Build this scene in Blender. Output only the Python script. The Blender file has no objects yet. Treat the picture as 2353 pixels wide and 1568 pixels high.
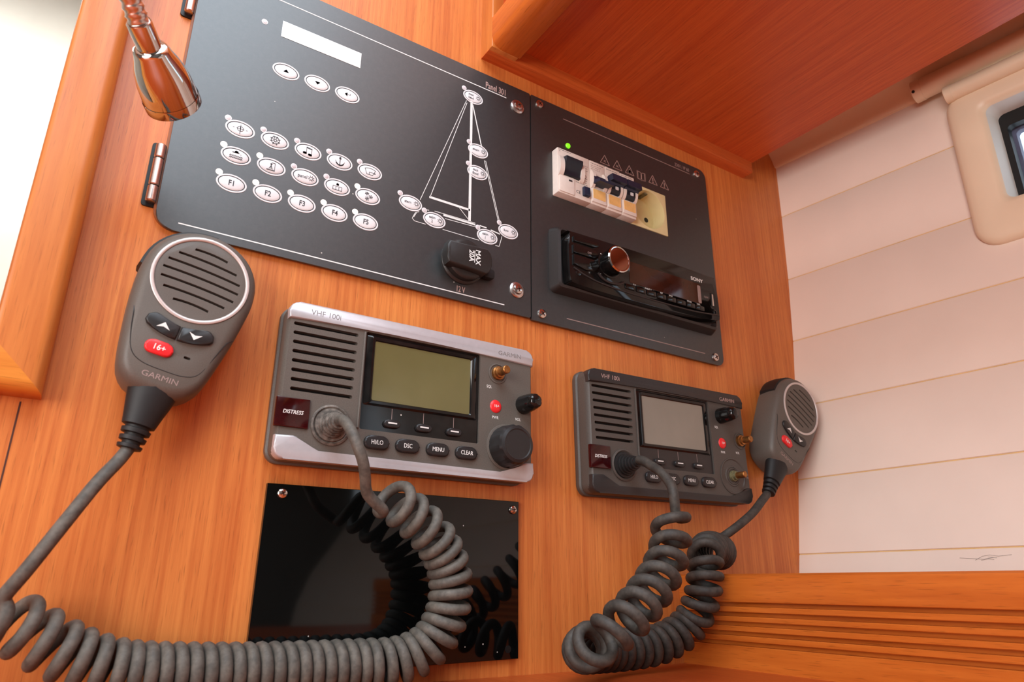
import bpy, bmesh, math, random
from mathutils import Matrix, Vector

# ------------------------------------------------------------------ scene, camera, light
scene = bpy.context.scene
C = scene.collection
S = 0.001                                   # every length below is in millimetres
random.seed(7)

cam_d = bpy.data.cameras.new('camera')
cam = bpy.data.objects.new('camera', cam_d)
C.objects.link(cam)
right = Vector((0.83835915, -0.54509266, 0.00528499))
down = Vector((0.18538654, 0.27598271, -0.94311472))
fwd = Vector((0.51262634, 0.79164862, 0.33242547))
cam.matrix_world = Matrix(((right.x, -down.x, -fwd.x, -0.28948),
                           (right.y, -down.y, -fwd.y, -0.41926),
                           (right.z, -down.z, -fwd.z, -0.19870),
                           (0, 0, 0, 1)))
cam_d.sensor_width = 36.0
cam_d.lens = 1593.2 / 2353 * 36.0
cam_d.clip_start = 0.01
cam_d.dof.use_dof = True
cam_d.dof.focus_distance = 0.50
cam_d.dof.aperture_fstop = 14.0
scene.camera = cam

world = bpy.data.worlds.new('world')
scene.world = world
world.use_nodes = True
bg = world.node_tree.nodes['Background']
bg.inputs[0].default_value = (0.80, 0.90, 1.0, 1)
bg.inputs[1].default_value = 2.2


def area(name, loc, size, power, color, target):
    d = bpy.data.lights.new(name, 'AREA')
    d.shape = 'RECTANGLE'
    d.size, d.size_y = size
    d.energy = power
    d.color = color
    o = bpy.data.objects.new(name, d)
    C.objects.link(o)
    o.location = loc
    o.rotation_euler = (Vector(target) - Vector(loc)).to_track_quat('-Z', 'Y').to_euler()
    return o


# daylight falling through the deck hatch; the companionway lamp is added fill from the left
area('hatch_daylight', (-0.40, -0.65, 0.64), (0.68, 0.94), 11.5, (0.76, 0.89, 1.0), (-0.40, -0.65, 0.0))
area('companionway_fill', (-1.27, -0.90, -0.02), (0.75, 0.72), 15.0, (1.0, 0.95, 0.90), (0.1, -0.1, 0.0))
area('forward_cabin_daylight', (-0.55, 0.50, 0.62), (0.6, 0.6), 5.0, (1.0, 0.98, 0.92), (-0.50, 0.80, 0.1))

scene.view_settings.view_transform = 'Standard'
scene.view_settings.look = 'None'
scene.view_settings.exposure = 0.0
scene.view_settings.gamma = 1.0
scene.view_settings.use_curve_mapping = False


# ------------------------------------------------------------------ materials
def new_mat(name):
    m = bpy.data.materials.new(name)
    m.use_nodes = True
    return m, m.node_tree.nodes, m.node_tree.links, m.node_tree.nodes['Principled BSDF']


def lin(c):
    return tuple(((v / 255) / 12.92 if v / 255 <= 0.04045 else ((v / 255 + 0.055) / 1.055) ** 2.4) for v in c)


def mat(name, rgb, rough=0.5, metal=0.0, var=0.10, scale=300.0, bump=0.0, coat=0.0, ior=1.45, dust=0.0,
        dust_rgb=(170, 160, 150), emit=0.0, trans=0.0, spec=0.5, specks=0.0):
    m, N, L, P = new_mat(name)
    c = lin(rgb)
    tc = N.new('ShaderNodeTexCoord')
    nz = N.new('ShaderNodeTexNoise')
    nz.inputs['Scale'].default_value = scale
    nz.inputs['Detail'].default_value = 4
    L.new(tc.outputs['Object'], nz.inputs['Vector'])
    rp = N.new('ShaderNodeValToRGB')
    rp.color_ramp.elements[0].position = 0.3
    rp.color_ramp.elements[1].position = 0.7
    rp.color_ramp.elements[0].color = tuple(max(0, v * (1 - var)) for v in c) + (1,)
    rp.color_ramp.elements[1].color = tuple(min(1, v * (1 + var)) for v in c) + (1,)
    L.new(nz.outputs['Fac'], rp.inputs['Fac'])
    col = rp.outputs['Color']
    if dust > 0:
        n2 = N.new('ShaderNodeTexNoise')
        n2.inputs['Scale'].default_value = scale * 0.35
        n2.inputs['Detail'].default_value = 6
        n2.inputs['Roughness'].default_value = 0.7
        L.new(tc.outputs['Object'], n2.inputs['Vector'])
        r2 = N.new('ShaderNodeMapRange')
        r2.inputs['From Min'].default_value = 0.42
        r2.inputs['From Max'].default_value = 0.75
        r2.inputs['To Max'].default_value = dust
        L.new(n2.outputs['Fac'], r2.inputs['Value'])
        mx = N.new('ShaderNodeMixRGB')
        mx.inputs['Color2'].default_value = lin(dust_rgb) + (1,)
        L.new(r2.outputs['Result'], mx.inputs['Fac'])
        L.new(col, mx.inputs['Color1'])
        col = mx.outputs['Color']
    if specks > 0:                                  # scattered grains of dust
        vo = N.new('ShaderNodeTexVoronoi')
        vo.inputs['Scale'].default_value = 70.0
        L.new(tc.outputs['Object'], vo.inputs['Vector'])
        near = N.new('ShaderNodeMath')
        near.operation = 'LESS_THAN'
        near.inputs[1].default_value = 0.035
        L.new(vo.outputs['Distance'], near.inputs[0])
        sep = N.new('ShaderNodeSeparateColor')
        L.new(vo.outputs['Color'], sep.inputs['Color'])
        some = N.new('ShaderNodeMath')
        some.operation = 'LESS_THAN'
        some.inputs[1].default_value = specks
        L.new(sep.outputs[0], some.inputs[0])
        both = N.new('ShaderNodeMath')
        both.operation = 'MULTIPLY'
        L.new(near.outputs[0], both.inputs[0])
        L.new(some.outputs[0], both.inputs[1])
        sm = N.new('ShaderNodeMixRGB')
        sm.inputs['Color2'].default_value = lin((190, 184, 176)) + (1,)
        L.new(both.outputs[0], sm.inputs['Fac'])
        L.new(col, sm.inputs['Color1'])
        col = sm.outputs['Color']
    L.new(col, P.inputs['Base Color'])
    P.inputs['Roughness'].default_value = rough
    P.inputs['Metallic'].default_value = metal
    P.inputs['IOR'].default_value = ior
    P.inputs['Coat Weight'].default_value = coat
    P.inputs['Specular IOR Level'].default_value = spec
    if trans:
        P.inputs['Transmission Weight'].default_value = trans
    if emit:
        P.inputs['Emission Color'].default_value = c + (1,)
        P.inputs['Emission Strength'].default_value = emit
    if bump:
        b = N.new('ShaderNodeBump')
        b.inputs['Strength'].default_value = bump
        b.inputs['Distance'].default_value = 0.0003
        L.new(nz.outputs['Fac'], b.inputs['Height'])
        L.new(b.outputs['Normal'], P.inputs['Normal'])
    return m


def wood(name, axis, light, dark, rough=0.40, pores=0.42, streak=420.0):
    """veneer with grain along one axis of the object"""
    m, N, L, P = new_mat(name)
    tc = N.new('ShaderNodeTexCoord')

    def grain(across, along, detail, offset=0.0):
        mp = N.new('ShaderNodeMapping')
        sc = [across] * 3
        sc[axis] = along
        mp.inputs['Scale'].default_value = sc
        mp.inputs['Location'].default_value = (offset, offset, offset)
        n = N.new('ShaderNodeTexNoise')
        n.inputs['Scale'].default_value = 1.0
        n.inputs['Detail'].default_value = detail
        n.inputs['Roughness'].default_value = 0.6
        L.new(tc.outputs['Object'], mp.inputs['Vector'])
        L.new(mp.outputs['Vector'], n.inputs['Vector'])
        return n.outputs['Fac']

    fine = grain(streak, 9.0, 5)
    broad = grain(60.0, 1.6, 3, 3.3)
    pore = grain(1500.0, 60.0, 2, 7.1)
    mixv = N.new('ShaderNodeMath')
    mixv.operation = 'MULTIPLY_ADD'
    mixv.inputs[1].default_value = 0.62
    L.new(fine, mixv.inputs[0])
    half = N.new('ShaderNodeMath')
    half.operation = 'MULTIPLY'
    half.inputs[1].default_value = 0.40
    L.new(broad, half.inputs[0])
    L.new(half.outputs[0], mixv.inputs[2])
    rp = N.new('ShaderNodeValToRGB')
    rp.color_ramp.elements[0].position = 0.37
    rp.color_ramp.elements[1].position = 0.65
    rp.color_ramp.elements[0].color = lin(dark) + (1,)
    rp.color_ramp.elements[1].color = lin(light) + (1,)
    L.new(mixv.outputs[0], rp.inputs['Fac'])
    pr = N.new('ShaderNodeMapRange')
    pr.inputs['From Min'].default_value = 0.59
    pr.inputs['From Max'].default_value = 0.70
    pr.inputs['To Max'].default_value = pores
    L.new(pore, pr.inputs['Value'])
    mx = N.new('ShaderNodeMixRGB')
    mx.inputs['Color2'].default_value = tuple(v * 0.35 for v in lin(dark)) + (1,)
    L.new(pr.outputs['Result'], mx.inputs['Fac'])
    L.new(rp.outputs['Color'], mx.inputs['Color1'])
    L.new(mx.outputs['Color'], P.inputs['Base Color'])
    P.inputs['Roughness'].default_value = rough
    P.inputs['Specular IOR Level'].default_value = 0.4
    b = N.new('ShaderNodeBump')
    b.inputs['Strength'].default_value = 0.12
    b.inputs['Distance'].default_value = 0.0002
    L.new(fine, b.inputs['Height'])
    L.new(b.outputs['Normal'], P.inputs['Normal'])
    return m


WL, WD = (216, 131, 65), (188, 99, 45)
M = {}
M['veneer_z'] = wood('teak_veneer_upright_grain', 2, WL, WD)
M['veneer_y'] = wood('teak_veneer_fore_aft_grain', 1, (206, 98, 42), (182, 74, 28), 0.34, 0.4, 480)
M['veneer_x'] = wood('teak_veneer_cross_grain', 0, (206, 104, 46), (182, 80, 30))
M['solid_z'] = wood('solid_teak_upright', 2, (206, 126, 60), (180, 98, 41), 0.36, 0.25, 160)
M['solid_y'] = wood('solid_teak_fore_aft', 1, (206, 112, 42), (180, 88, 28), 0.30, 0.4, 160)
M['solid_x'] = wood('solid_teak_cross', 0, (222, 144, 60), (196, 112, 40), 0.30, 0.4, 160)
M['hull'] = mat('cream_painted_planking', (238, 220, 206), 0.42, var=0.03, scale=14)
M['hull_gap'] = mat('yellowed_sealant', (222, 184, 122), 0.6, var=0.12, scale=60)
M['cream'] = mat('cream_moulded_plastic', (233, 212, 184), 0.38, var=0.02, scale=30)
M['white'] = mat('white_headliner', (226, 224, 216), 0.6, var=0.03, scale=20)
M['panel'] = mat('black_anodised_plate', (32, 35, 36), 0.42, var=0.12, scale=700, bump=0.05, ior=1.80, dust=0.03, specks=0.35)
M['panel_edge'] = mat('teak_spacer', (140, 74, 30), 0.5)
M['print'] = mat('white_print', (226, 224, 220), 0.45, var=0.03)
M['emboss'] = mat('grey_printing', (124, 118, 116), 0.5, var=0.05)
M['print_pink'] = mat('dull_pink_print', (176, 146, 138), 0.5, var=0.08)
M['print_dim'] = mat('faint_grey_print', (150, 128, 122), 0.5, var=0.1)
M['button'] = mat('white_button', (224, 220, 220), 0.35, var=0.02)
M['ink'] = mat('dark_grey_ink', (52, 54, 58), 0.5, var=0.1)
M['led_off'] = mat('unlit_lamp_lens', (206, 196, 198), 0.35, var=0.05)
M['led_on'] = mat('lit_lamp_lens', (255, 240, 226), 0.35, var=0.01, emit=1.1)
M['led_green'] = mat('green_pilot_lamp', (120, 224, 30), 0.25, var=0.05, emit=0.9)
M['display'] = mat('liquid_crystal_display_pale', (214, 224, 222), 0.12, var=0.05, scale=25, ior=1.8)
M['steel'] = mat('polished_steel', (214, 206, 200), 0.16, metal=1.0, var=0.06, scale=900)
M['steel_brushed'] = mat('satin_steel', (206, 194, 188), 0.28, metal=1.0, var=0.08, scale=900)
M['chrome'] = mat('chrome', (206, 204, 202), 0.05, metal=1.0, var=0.01)
M['screw_slot'] = mat('dark_screw_recess', (70, 36, 26), 0.6)
M['rubber'] = mat('black_rubber', (26, 25, 25), 0.55, var=0.15, scale=250, bump=0.1)
M['cap'] = mat('black_moulded_cap', (38, 34, 32), 0.42, var=0.15, scale=500, bump=0.1)
M['gloss_black'] = mat('gloss_black_plastic', (16, 15, 15), 0.10, var=0.1, dust=0.02, specks=0.4)
M['acrylic'] = mat('black_acrylic', (6, 7, 7), 0.045, var=0.1, scale=90, specks=0.5)
M['radio_grey'] = mat('graphite_textured_plastic', (91, 84, 77), 0.48, var=0.12, scale=1400, bump=0.15)
M['radio_dark'] = mat('charcoal_plastic', (76, 70, 65), 0.48, var=0.12, scale=1400, bump=0.15)
M['silver'] = mat('silver_painted_plastic', (190, 187, 190), 0.34, metal=0.35, var=0.03)
M['trim_black'] = mat('soft_black_plastic', (44, 40, 39), 0.42, var=0.08, scale=900)
M['key'] = mat('black_rubber_key', (36, 34, 34), 0.40, var=0.1, scale=900)
M['red'] = mat('red_key', (226, 40, 44), 0.35, var=0.05)
M['distress'] = mat('dark_red_flap', (50, 6, 9), 0.12, var=0.4, scale=120, ior=1.5)
M['lcd_green'] = mat('olive_display', (100, 94, 58), 0.14, var=0.12, scale=18, dust=0.05)
M['lcd_grey'] = mat('grey_display', (132, 126, 114), 0.14, var=0.10, scale=18, dust=0.05)
M['brass'] = mat('tarnished_brass', (156, 106, 58), 0.38, metal=0.8, var=0.35, scale=350)
M['verdigris'] = mat('corroded_brass', (112, 108, 78), 0.6, metal=0.3, var=0.4, scale=500)
M['dusty'] = mat('dusty_grommet', (74, 68, 62), 0.7, var=0.35, scale=500, dust=0.8, dust_rgb=(150, 140, 130), bump=0.4)
M['cord'] = mat('dusty_grey_cord', (78, 74, 68), 0.62, var=0.2, scale=420, dust=0.38, dust_rgb=(142, 132, 120), bump=0.1)
M['cord_dark'] = mat('dark_grey_cord', (54, 50, 46), 0.62, var=0.2, scale=420, dust=0.38, dust_rgb=(112, 103, 92), bump=0.1)
M['mic'] = mat('grey_microphone_shell', (92, 85, 78), 0.45, var=0.08, scale=1500, bump=0.12)
M['mic_ring'] = mat('silver_ring', (206, 196, 192), 0.35, metal=0.3, var=0.03)
M['breaker'] = mat('white_breaker_housing', (232, 220, 210), 0.42, var=0.03)
M['navy'] = mat('navy_toggle', (34, 42, 64), 0.36, var=0.1)
M['navy_black'] = mat('black_navy_toggle', (26, 32, 42), 0.36, var=0.1)
M['amber'] = mat('yellowed_label_cover', (238, 190, 120), 0.25, var=0.10, scale=160)
M['outlet'] = mat('aged_cream_socket', (228, 216, 164), 0.32, var=0.06, scale=60)
M['glass_dark'] = mat('smoked_display_glass', (58, 26, 16), 0.06, var=0.25, scale=40)
M['knob_face'] = mat('polished_dark_knob', (196, 150, 140), 0.04, metal=1.0, var=0.02)
M['glass'] = mat('window_pane', (235, 240, 245), 0.02, var=0.0, trans=1.0, ior=1.05)
M['seal'] = mat('black_window_seal', (10, 12, 12), 0.5)
M['grey_alu'] = mat('grey_outer_frame', (104, 102, 122), 0.5, var=0.05)
M['lining'] = mat('grey_lining', (104, 102, 98), 0.8, var=0.08, scale=30)
M['floor'] = wood('cabin_sole', 0, (150, 96, 56), (110, 64, 34))


# ------------------------------------------------------------------ geometry helpers
def finish(name, bm, material, parent=None, smooth=True, angle=35, kind=None, label=None, local=False):
    bmesh.ops.remove_doubles(bm, verts=bm.verts, dist=1e-5)
    bmesh.ops.recalc_face_normals(bm, faces=bm.faces)
    for v in bm.verts:
        v.co *= S
    me = bpy.data.meshes.new(name)
    bm.to_mesh(me)
    bm.free()
    return put(name, me, material, parent, smooth, angle, kind, label, local)


def put(name, me, material, parent=None, smooth=True, angle=35, kind=None, label=None, local=False):
    me.materials.clear()
    me.materials.append(M[material] if isinstance(material, str) else material)
    if smooth:
        for p in me.polygons:
            p.use_smooth = True
        me.set_sharp_from_angle(angle=math.radians(angle))
    o = bpy.data.objects.new(name, me)
    C.objects.link(o)
    if parent is not None:
        o.parent = parent
        if not local:
            o.matrix_parent_inverse = full(parent).inverted()
    if kind:
        o['kind'] = kind
    if label:
        o['label'] = label
    return o


def full(o):
    m = o.matrix_parent_inverse @ o.matrix_basis if o.parent else o.matrix_basis.copy()
    return full(o.parent) @ m if o.parent else m


def thing(name, label, cat, loc=(0, 0, 0), roty=0.0, group=None, kind=None):
    e = bpy.data.objects.new(name, None)
    C.objects.link(e)
    e.empty_display_size = 0.02
    e.location = Vector(loc) * S
    e.rotation_euler = (0, roty, 0)
    e['label'] = label
    e['category'] = cat
    if group:
        e['group'] = group
    if kind:
        e['kind'] = kind
    return e


def tag(o, label, cat, group=None, kind=None):
    o['label'] = label
    o['category'] = cat
    if group:
        o['group'] = group
    if kind:
        o['kind'] = kind
    return o


def prism(bm, outline, y0, y1, bev=0.0, seg=2):
    """outline in (x, z); back plane y0, front plane y1 (towards the room)"""
    back = [bm.verts.new((x, y0, z)) for x, z in outline]
    front = [bm.verts.new((x, y1, z)) for x, z in outline]
    n = len(outline)
    bm.faces.new(back)
    ff = bm.faces.new(front[::-1])
    for i in range(n):
        j = (i + 1) % n
        bm.faces.new((back[i], front[i], front[j], back[j]))
    if bev > 0:
        bmesh.ops.bevel(bm, geom=list(ff.edges), offset=bev, segments=seg, profile=0.5, affect='EDGES',
                        clamp_overlap=True)
    return bm


def box(bm, x0, x1, y0, y1, z0, z1, bev=0.0, seg=2):
    vs = [bm.verts.new((x, y, z)) for x in (x0, x1) for y in (y0, y1) for z in (z0, z1)]
    fs = [bm.faces.new([vs[i] for i in f]) for f in
          ((0, 1, 3, 2), (4, 6, 7, 5), (0, 4, 5, 1), (2, 3, 7, 6), (0, 2, 6, 4), (1, 5, 7, 3))]
    if bev > 0:
        es = {e for f in fs for e in f.edges}
        bmesh.ops.bevel(bm, geom=list(es), offset=bev, segments=seg, profile=0.5, affect='EDGES', clamp_overlap=True)
    return bm


def rrect(x0, x1, z0, z1, r=2.0, n=5):
    pts = []
    if not isinstance(r, (tuple, list)):
        r = (r,) * 4                       # bl, br, tr, tl
    for (cx, cz, a0, rr) in ((x0 + r[0], z0 + r[0], 180, r[0]), (x1 - r[1], z0 + r[1], 270, r[1]),
                             (x1 - r[2], z1 - r[2], 0, r[2]), (x0 + r[3], z1 - r[3], 90, r[3])):
        for i in range(n + 1):
            a = math.radians(a0 + 90 * i / n)
            pts.append((cx + rr * math.cos(a), cz + rr * math.sin(a)))
    return pts


def oval(cx, cz, a, b, n=32):
    return [(cx + a * math.cos(2 * math.pi * i / n), cz + b * math.sin(2 * math.pi * i / n)) for i in range(n)]


def loft(bm, loops, cap0=True, cap1=True):
    rows = [[bm.verts.new(p) for p in lp] for lp in loops]
    n = len(loops[0])
    for a, b in zip(rows, rows[1:]):
        for i in range(n):
            j = (i + 1) % n
            bm.faces.new((a[i], a[j], b[j], b[i]))
    if cap0:
        bm.faces.new(rows[0][::-1])
    if cap1:
        bm.faces.new(rows[-1])
    return bm


def dome(bm, cx, cz, a, b, y0, h, n=32, rings=4):
    """low pillow of elliptical outline standing on plane y0"""
    loops = [[(x, y0, z) for x, z in oval(cx, cz, a, b, n)]]
    for i in range(1, rings + 1):
        t = i / rings
        k = math.cos(t * math.pi / 2 * 0.92)
        loops.append([(x, y0 - h * math.sin(t * math.pi / 2), z) for x, z in oval(cx, cz, a * k, b * k, n)])
    return loft(bm, loops)


def lathe(bm, prof, cx=0.0, cz=0.0, n=28, cap0=True, cap1=True, frame=None):
    """profile of (radius, depth); depth runs along y (or along the third axis of frame)"""
    loops = []
    for r, y in prof:
        lp = []
        for i in range(n):
            a = 2 * math.pi * i / n
            p = Vector((cx + r * math.cos(a), y, cz + r * math.sin(a)))
            if frame is not None:
                p = frame @ Vector((r * math.cos(a), r * math.sin(a), y))
            lp.append(p)
        loops.append(lp)
    return loft(bm, loops, cap0, cap1)


def axis_frame(origin, direction):
    q = Vector(direction).normalized().to_track_quat('Z', 'Y').to_matrix().to_4x4()
    return Matrix.Translation(Vector(origin)) @ q


def catmull(pts, step=1.0, closed=False):
    P = [Vector(p) for p in pts]
    n = len(P)
    out = []
    rng = range(n if closed else n - 1)
    for i in rng:
        if closed:
            p0, p1, p2, p3 = P[(i - 1) % n], P[i], P[(i + 1) % n], P[(i + 2) % n]
        else:
            p1, p2 = P[i], P[i + 1]
            p0 = P[i - 1] if i > 0 else p1 * 2 - p2
            p3 = P[i + 2] if i + 2 < n else p2 * 2 - p1
        k = max(2, int((p2 - p1).length / step))
        for j in range(k):
            t = j / k
            out.append(0.5 * ((2 * p1) + (p2 - p0) * t + (2 * p0 - 5 * p1 + 4 * p2 - p3) * t * t +
                              (3 * p1 - p0 - 3 * p2 + p3) * t ** 3))
    if not closed:
        out.append(P[-1])
    return out


def frames(pts):
    """tangents and a parallel-transported normal along a polyline"""
    n = len(pts)
    T = [(pts[min(i + 1, n - 1)] - pts[max(i - 1, 0)]).normalized() for i in range(n)]
    u = T[0].orthogonal().normalized()
    U = []
    for t in T:
        u = (u - t * u.dot(t))
        u = u.normalized() if u.length > 1e-9 else t.orthogonal().normalized()
        U.append(u.copy())
    return T, U


def tube(bm, pts, r, n=10, caps=True):
    pts = [Vector(p) for p in pts]
    T, U = frames(pts)
    rows = []
    for i, p in enumerate(pts):
        rr = r[i] if isinstance(r, (list, tuple)) else r
        v = T[i].cross(U[i])
        rows.append([p + (U[i] * math.cos(2 * math.pi * k / n) + v * math.sin(2 * math.pi * k / n)) * rr
                     for k in range(n)])
    return loft(bm, rows, caps, caps)


def strokes(bm, lines, w, y, th=0.12):
    """flat printed lines lying on plane y"""
    for ln in lines:
        ww = w
        if isinstance(ln, dict):
            ww, ln = ln['w'], ln['p']
        for (x0, z0), (x1, z1) in zip(ln, ln[1:]):
            dx, dz = x1 - x0, z1 - z0
            l = math.hypot(dx, dz)
            if l < 1e-6:
                continue
            nx, nz = -dz / l * ww / 2, dx / l * ww / 2
            ex, ez = dx / l * ww * 0.25, dz / l * ww * 0.25
            prism(bm, [(x0 - ex + nx, z0 - ez + nz), (x0 - ex - nx, z0 - ez - nz),
                       (x1 + ex - nx, z1 + ez - nz), (x1 + ex + nx, z1 + ez + nz)], y, y - th)
    return bm


def text(s, cap, x, z, y, material, parent, align='CENTER', sx=1.0, rot=0.0, shear=0.0, bold=0.0,
         name='lettering', local=False, th=0.06, space=1.0):
    """flat lettering, cap height in mm, standing on plane y and read from the room"""
    c = bpy.data.curves.new(name, 'FONT')
    c.body = s
    c.size = cap / 0.69
    c.align_x = align
    c.align_y = 'CENTER'
    c.extrude = th
    c.offset = bold
    c.shear = shear
    c.space_character = space
    c.resolution_u = 3
    o = bpy.data.objects.new(name, c)
    me = bpy.data.meshes.new_from_object(o)
    bpy.data.objects.remove(o)
    bpy.data.curves.remove(c)
    ca, sa = math.cos(rot), math.sin(rot)
    for v in me.vertices:
        a, b, d = v.co.x * sx, v.co.y, v.co.z
        v.co = Vector((x + a * ca - b * sa, y - d, z + a * sa + b * ca)) * S
    return put(name, me, material, parent, smooth=False, local=local)


def cut(o, cutter_bm, self_inter=False):
    """subtract a cutter from a finished mesh"""
    bmesh.ops.recalc_face_normals(cutter_bm, faces=cutter_bm.faces)
    for v in cutter_bm.verts:
        v.co *= S
    me = bpy.data.meshes.new('cutter')
    cutter_bm.to_mesh(me)
    cutter_bm.free()
    c = bpy.data.objects.new('cutter', me)
    C.objects.link(c)
    c.matrix_world = full(o)
    md = o.modifiers.new('cut', 'BOOLEAN')
    md.operation = 'DIFFERENCE'
    md.solver = 'EXACT'
    md.use_self = self_inter
    md.object = c
    bpy.context.view_layer.update()
    dg = bpy.context.evaluated_depsgraph_get()
    new = bpy.data.meshes.new_from_object(o.evaluated_get(dg))
    o.modifiers.clear()
    old = o.data
    o.data = new
    bpy.data.meshes.remove(old)
    bpy.data.objects.remove(c)
    bpy.data.meshes.remove(me)
    for p in o.data.polygons:
        p.use_smooth = True
    o.data.set_sharp_from_angle(angle=math.radians(35))
    return o


def screw(parent, x, z, y, r=4.2, washer=0.0, name='screw', local=False):
    """pan-head cross screw"""
    if washer:
        b = bmesh.new()
        lathe(b, [(washer, y), (washer, y - 0.8), (washer - 1.6, y - 1.9), (r + 0.2, y - 1.9), (r + 0.2, y - 0.6)], x, z, 28)
        w = finish('cup_washer', b, 'steel_brushed', parent, local=local)
        y -= 1.6
    b = bmesh.new()
    lathe(b, [(r, y + 0.4), (r, y - 0.7), (r * 0.9, y - 1.5), (r * 0.6, y - 2.0), (0.05, y - 2.15)], x, z, 24)
    s = finish(name, b, 'steel', parent, local=local)
    b = bmesh.new()
    a = random.uniform(0, 1.5)
    for k in range(2):
        c, d = math.cos(a + k * math.pi / 2), math.sin(a + k * math.pi / 2)
        L, w2 = r * 0.55, r * 0.13
        prism(b, [(x - c * L + d * w2, z - d * L - c * w2), (x + c * L + d * w2, z + d * L - c * w2),
                  (x + c * L - d * w2, z + d * L + c * w2), (x - c * L - d * w2, z - d * L + c * w2)],
              y - 1.6, y - 2.25)
    finish('cross_recess', b, 'screw_slot', s, smooth=False, local=local)
    return s


def struct(name, bm, material, parent=None, smooth=False):
    return finish(name, bm, material, parent, smooth=smooth, kind='structure')


# ------------------------------------------------------------------ the setting
WY = 4.0                                     # face of the bulkhead
CZ = -255.0                                  # worktop level

bm = bmesh.new()
OX0, OX1, OZ0, OZ1 = -800.0, -329.0, -89.0, 430.0
for x0, x1, z0, z1 in ((-1290, OX0, -950, 620), (OX1, 375, -950, 620), (OX0, OX1, -950, OZ0), (OX0, OX1, OZ1, 620)):
    box(bm, x0, x1, WY, WY + 22, z0, z1)
wall = struct('wall_back', bm, 'veneer_z')
tag(wall, 'orange teak veneer bulkhead carrying the instrument panels', 'wall')
cb = bmesh.new()
box(cb, 23.5, 160.0, -5, 60, 119.0, 163.7)
cut(wall, cb)
bm = bmesh.new()                              # open joint between two veneer sheets
box(bm, -312.9, -312.1, WY + 0.3, WY - 0.15, -950, -112)
finish('veneer_joint', bm, 'screw_slot', wall, smooth=False)

# hull side: curved cream planking
HZ = [(-950, 215), (-400, 262), (-260, 287), (-186, 303.5), (-170, 307.0), (-99.5, 320.5), (-25, 332.5), (49, 342.7),
      (123, 349.5), (203, 353.5), (280, 356.0), (420, 356.0), (640, 350.0)]


def hull_x(y, z):
    for (a, xa), (b, xb) in zip(HZ, HZ[1:]):
        if a <= z <= b:
            x0 = xa + (xb - xa) * (z - a) / (b - a)
            break
    k = 0.02 + 0.10 * min(1.0, max(0.0, (z + 200) / 320))
    return x0 + k * max(0.0, WY - y)


hull = thing('wall_right', 'cream planked hull side with thin sealed seams', 'wall', (340, -100, CZ), kind='structure')
ROWS = [-950, -500, -330, -250, -170, -99.5, -25, 49, 123, 203, 275, 420, 620]
for i, (za, zb) in enumerate(zip(ROWS, ROWS[1:])):
    segs = [(WY, -1600)]
    if za in (123, 203):
        segs = [(WY, -196), (-520, -1600)]
    for ya, yb in segs:
        bm = bmesh.new()
        ny = 10
        g = 0.38
        loops = []
        for j in range(ny + 1):
            y = ya + (yb - ya) * (j / ny) ** 1.6
            a, b = hull_x(y, za + g), hull_x(y, zb - g)
            loops.append([(a + .6, y, za + g), (a, y, za + g + .6), (b, y, zb - g - .6), (b + .6, y, zb - g),
                          (b + 9, y, zb - g), (a + 9, y, za + g)])
        loft(bm, loops)
        finish('plank', bm, 'hull', hull, angle=50)
for z in ROWS[3:10]:
    bm = bmesh.new()
    ya, yb = (WY, -1600)
    if z in (203,):
        yb = -196
    loops = []
    for j in range(9):
        y = ya + (yb - ya) * (j / 8) ** 1.6
        x = hull_x(y, z)
        loops.append([(x + 0.7, y, z - 0.9), (x + 0.7, y, z + 0.9), (x + 6, y, z + 0.9), (x + 6, y, z - 0.9)])
    loft(bm, loops)
    finish('seam_sealant', bm, 'hull_gap', hull, smooth=False)

bm = bmesh.new()                              # pencil scribble on the lowest visible plank
for ln in ([(-136, -176.8), (-146, -177.6), (-153, -178.2), (-160, -177.0)], [(-147, -178.8), (-152, -176.0), (-157, -175.2), (-163, -176.2), (-172, -175.4)],
           [(-151, -178.9), (-156, -178.0), (-160, -178.6)], [(-156, -176.6), (-162, -177.4)]):
    tube(bm, [(hull_x(y, z) - 0.05, y, z) for y, z in ln], 0.10, 5)
finish('pencil_mark', bm, 'emboss', hull, smooth=False)

bm = bmesh.new()                              # coving along the top of the planking
loops = []
for j in range(9):
    y = WY + (-1600 - WY) * j / 8
    x = hull_x(y, 272)
    loops.append([(x + 2, y, 268), (x - 2.5, y, 269), (x - 4.0, y, 271.5), (x - 5.5, y, 276), (x - 11, y, 285), (x - 22, y, 292), (x - 40, y, 296), (x - 40, y, 340), (x + 8, y, 340)])
loft(bm, loops)
cov = struct('trim_2', bm, 'cream', smooth=True)
tag(cov, 'cream moulded coving along the top of the hull planking', 'trim')

# deckhead with its hatch, cabin sole and the bulkheads behind
bm = bmesh.new()
HX0, HX1, HY0, HY1 = -740, -60, -1120, -180
for x0, x1, y0, y1 in ((-1300, HX0, -1600, WY), (HX1, 460, -1600, WY), (HX0, HX1, -1600, HY0), (HX0, HX1, HY1, WY)):
    box(bm, x0, x1, y0, y1, 620, 650)
tag(struct('ceiling', bm, 'white'), 'white deckhead with an open hatch', 'ceiling')
bm = bmesh.new()
box(bm, -1300, 460, -1600, 1200, -980, -950)
tag(struct('floor', bm, 'floor'), 'dark teak cabin sole', 'floor')
bm = bmesh.new()
box(bm, -1300, 460, -1620, -1600, -950, 650)
tag(struct('wall_front', bm, 'lining'), 'grey lined bulkhead behind the photographer', 'wall')
bm = bmesh.new()
box(bm, -1320, -1300, -1600, WY, -950, -400)
box(bm, -1320, -1300, -1600, WY, 360, 650)
box(bm, -1320, -1300, -510, WY, -400, 360)
box(bm, -1320, -1300, -1600, -1290, -400, 360)
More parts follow.
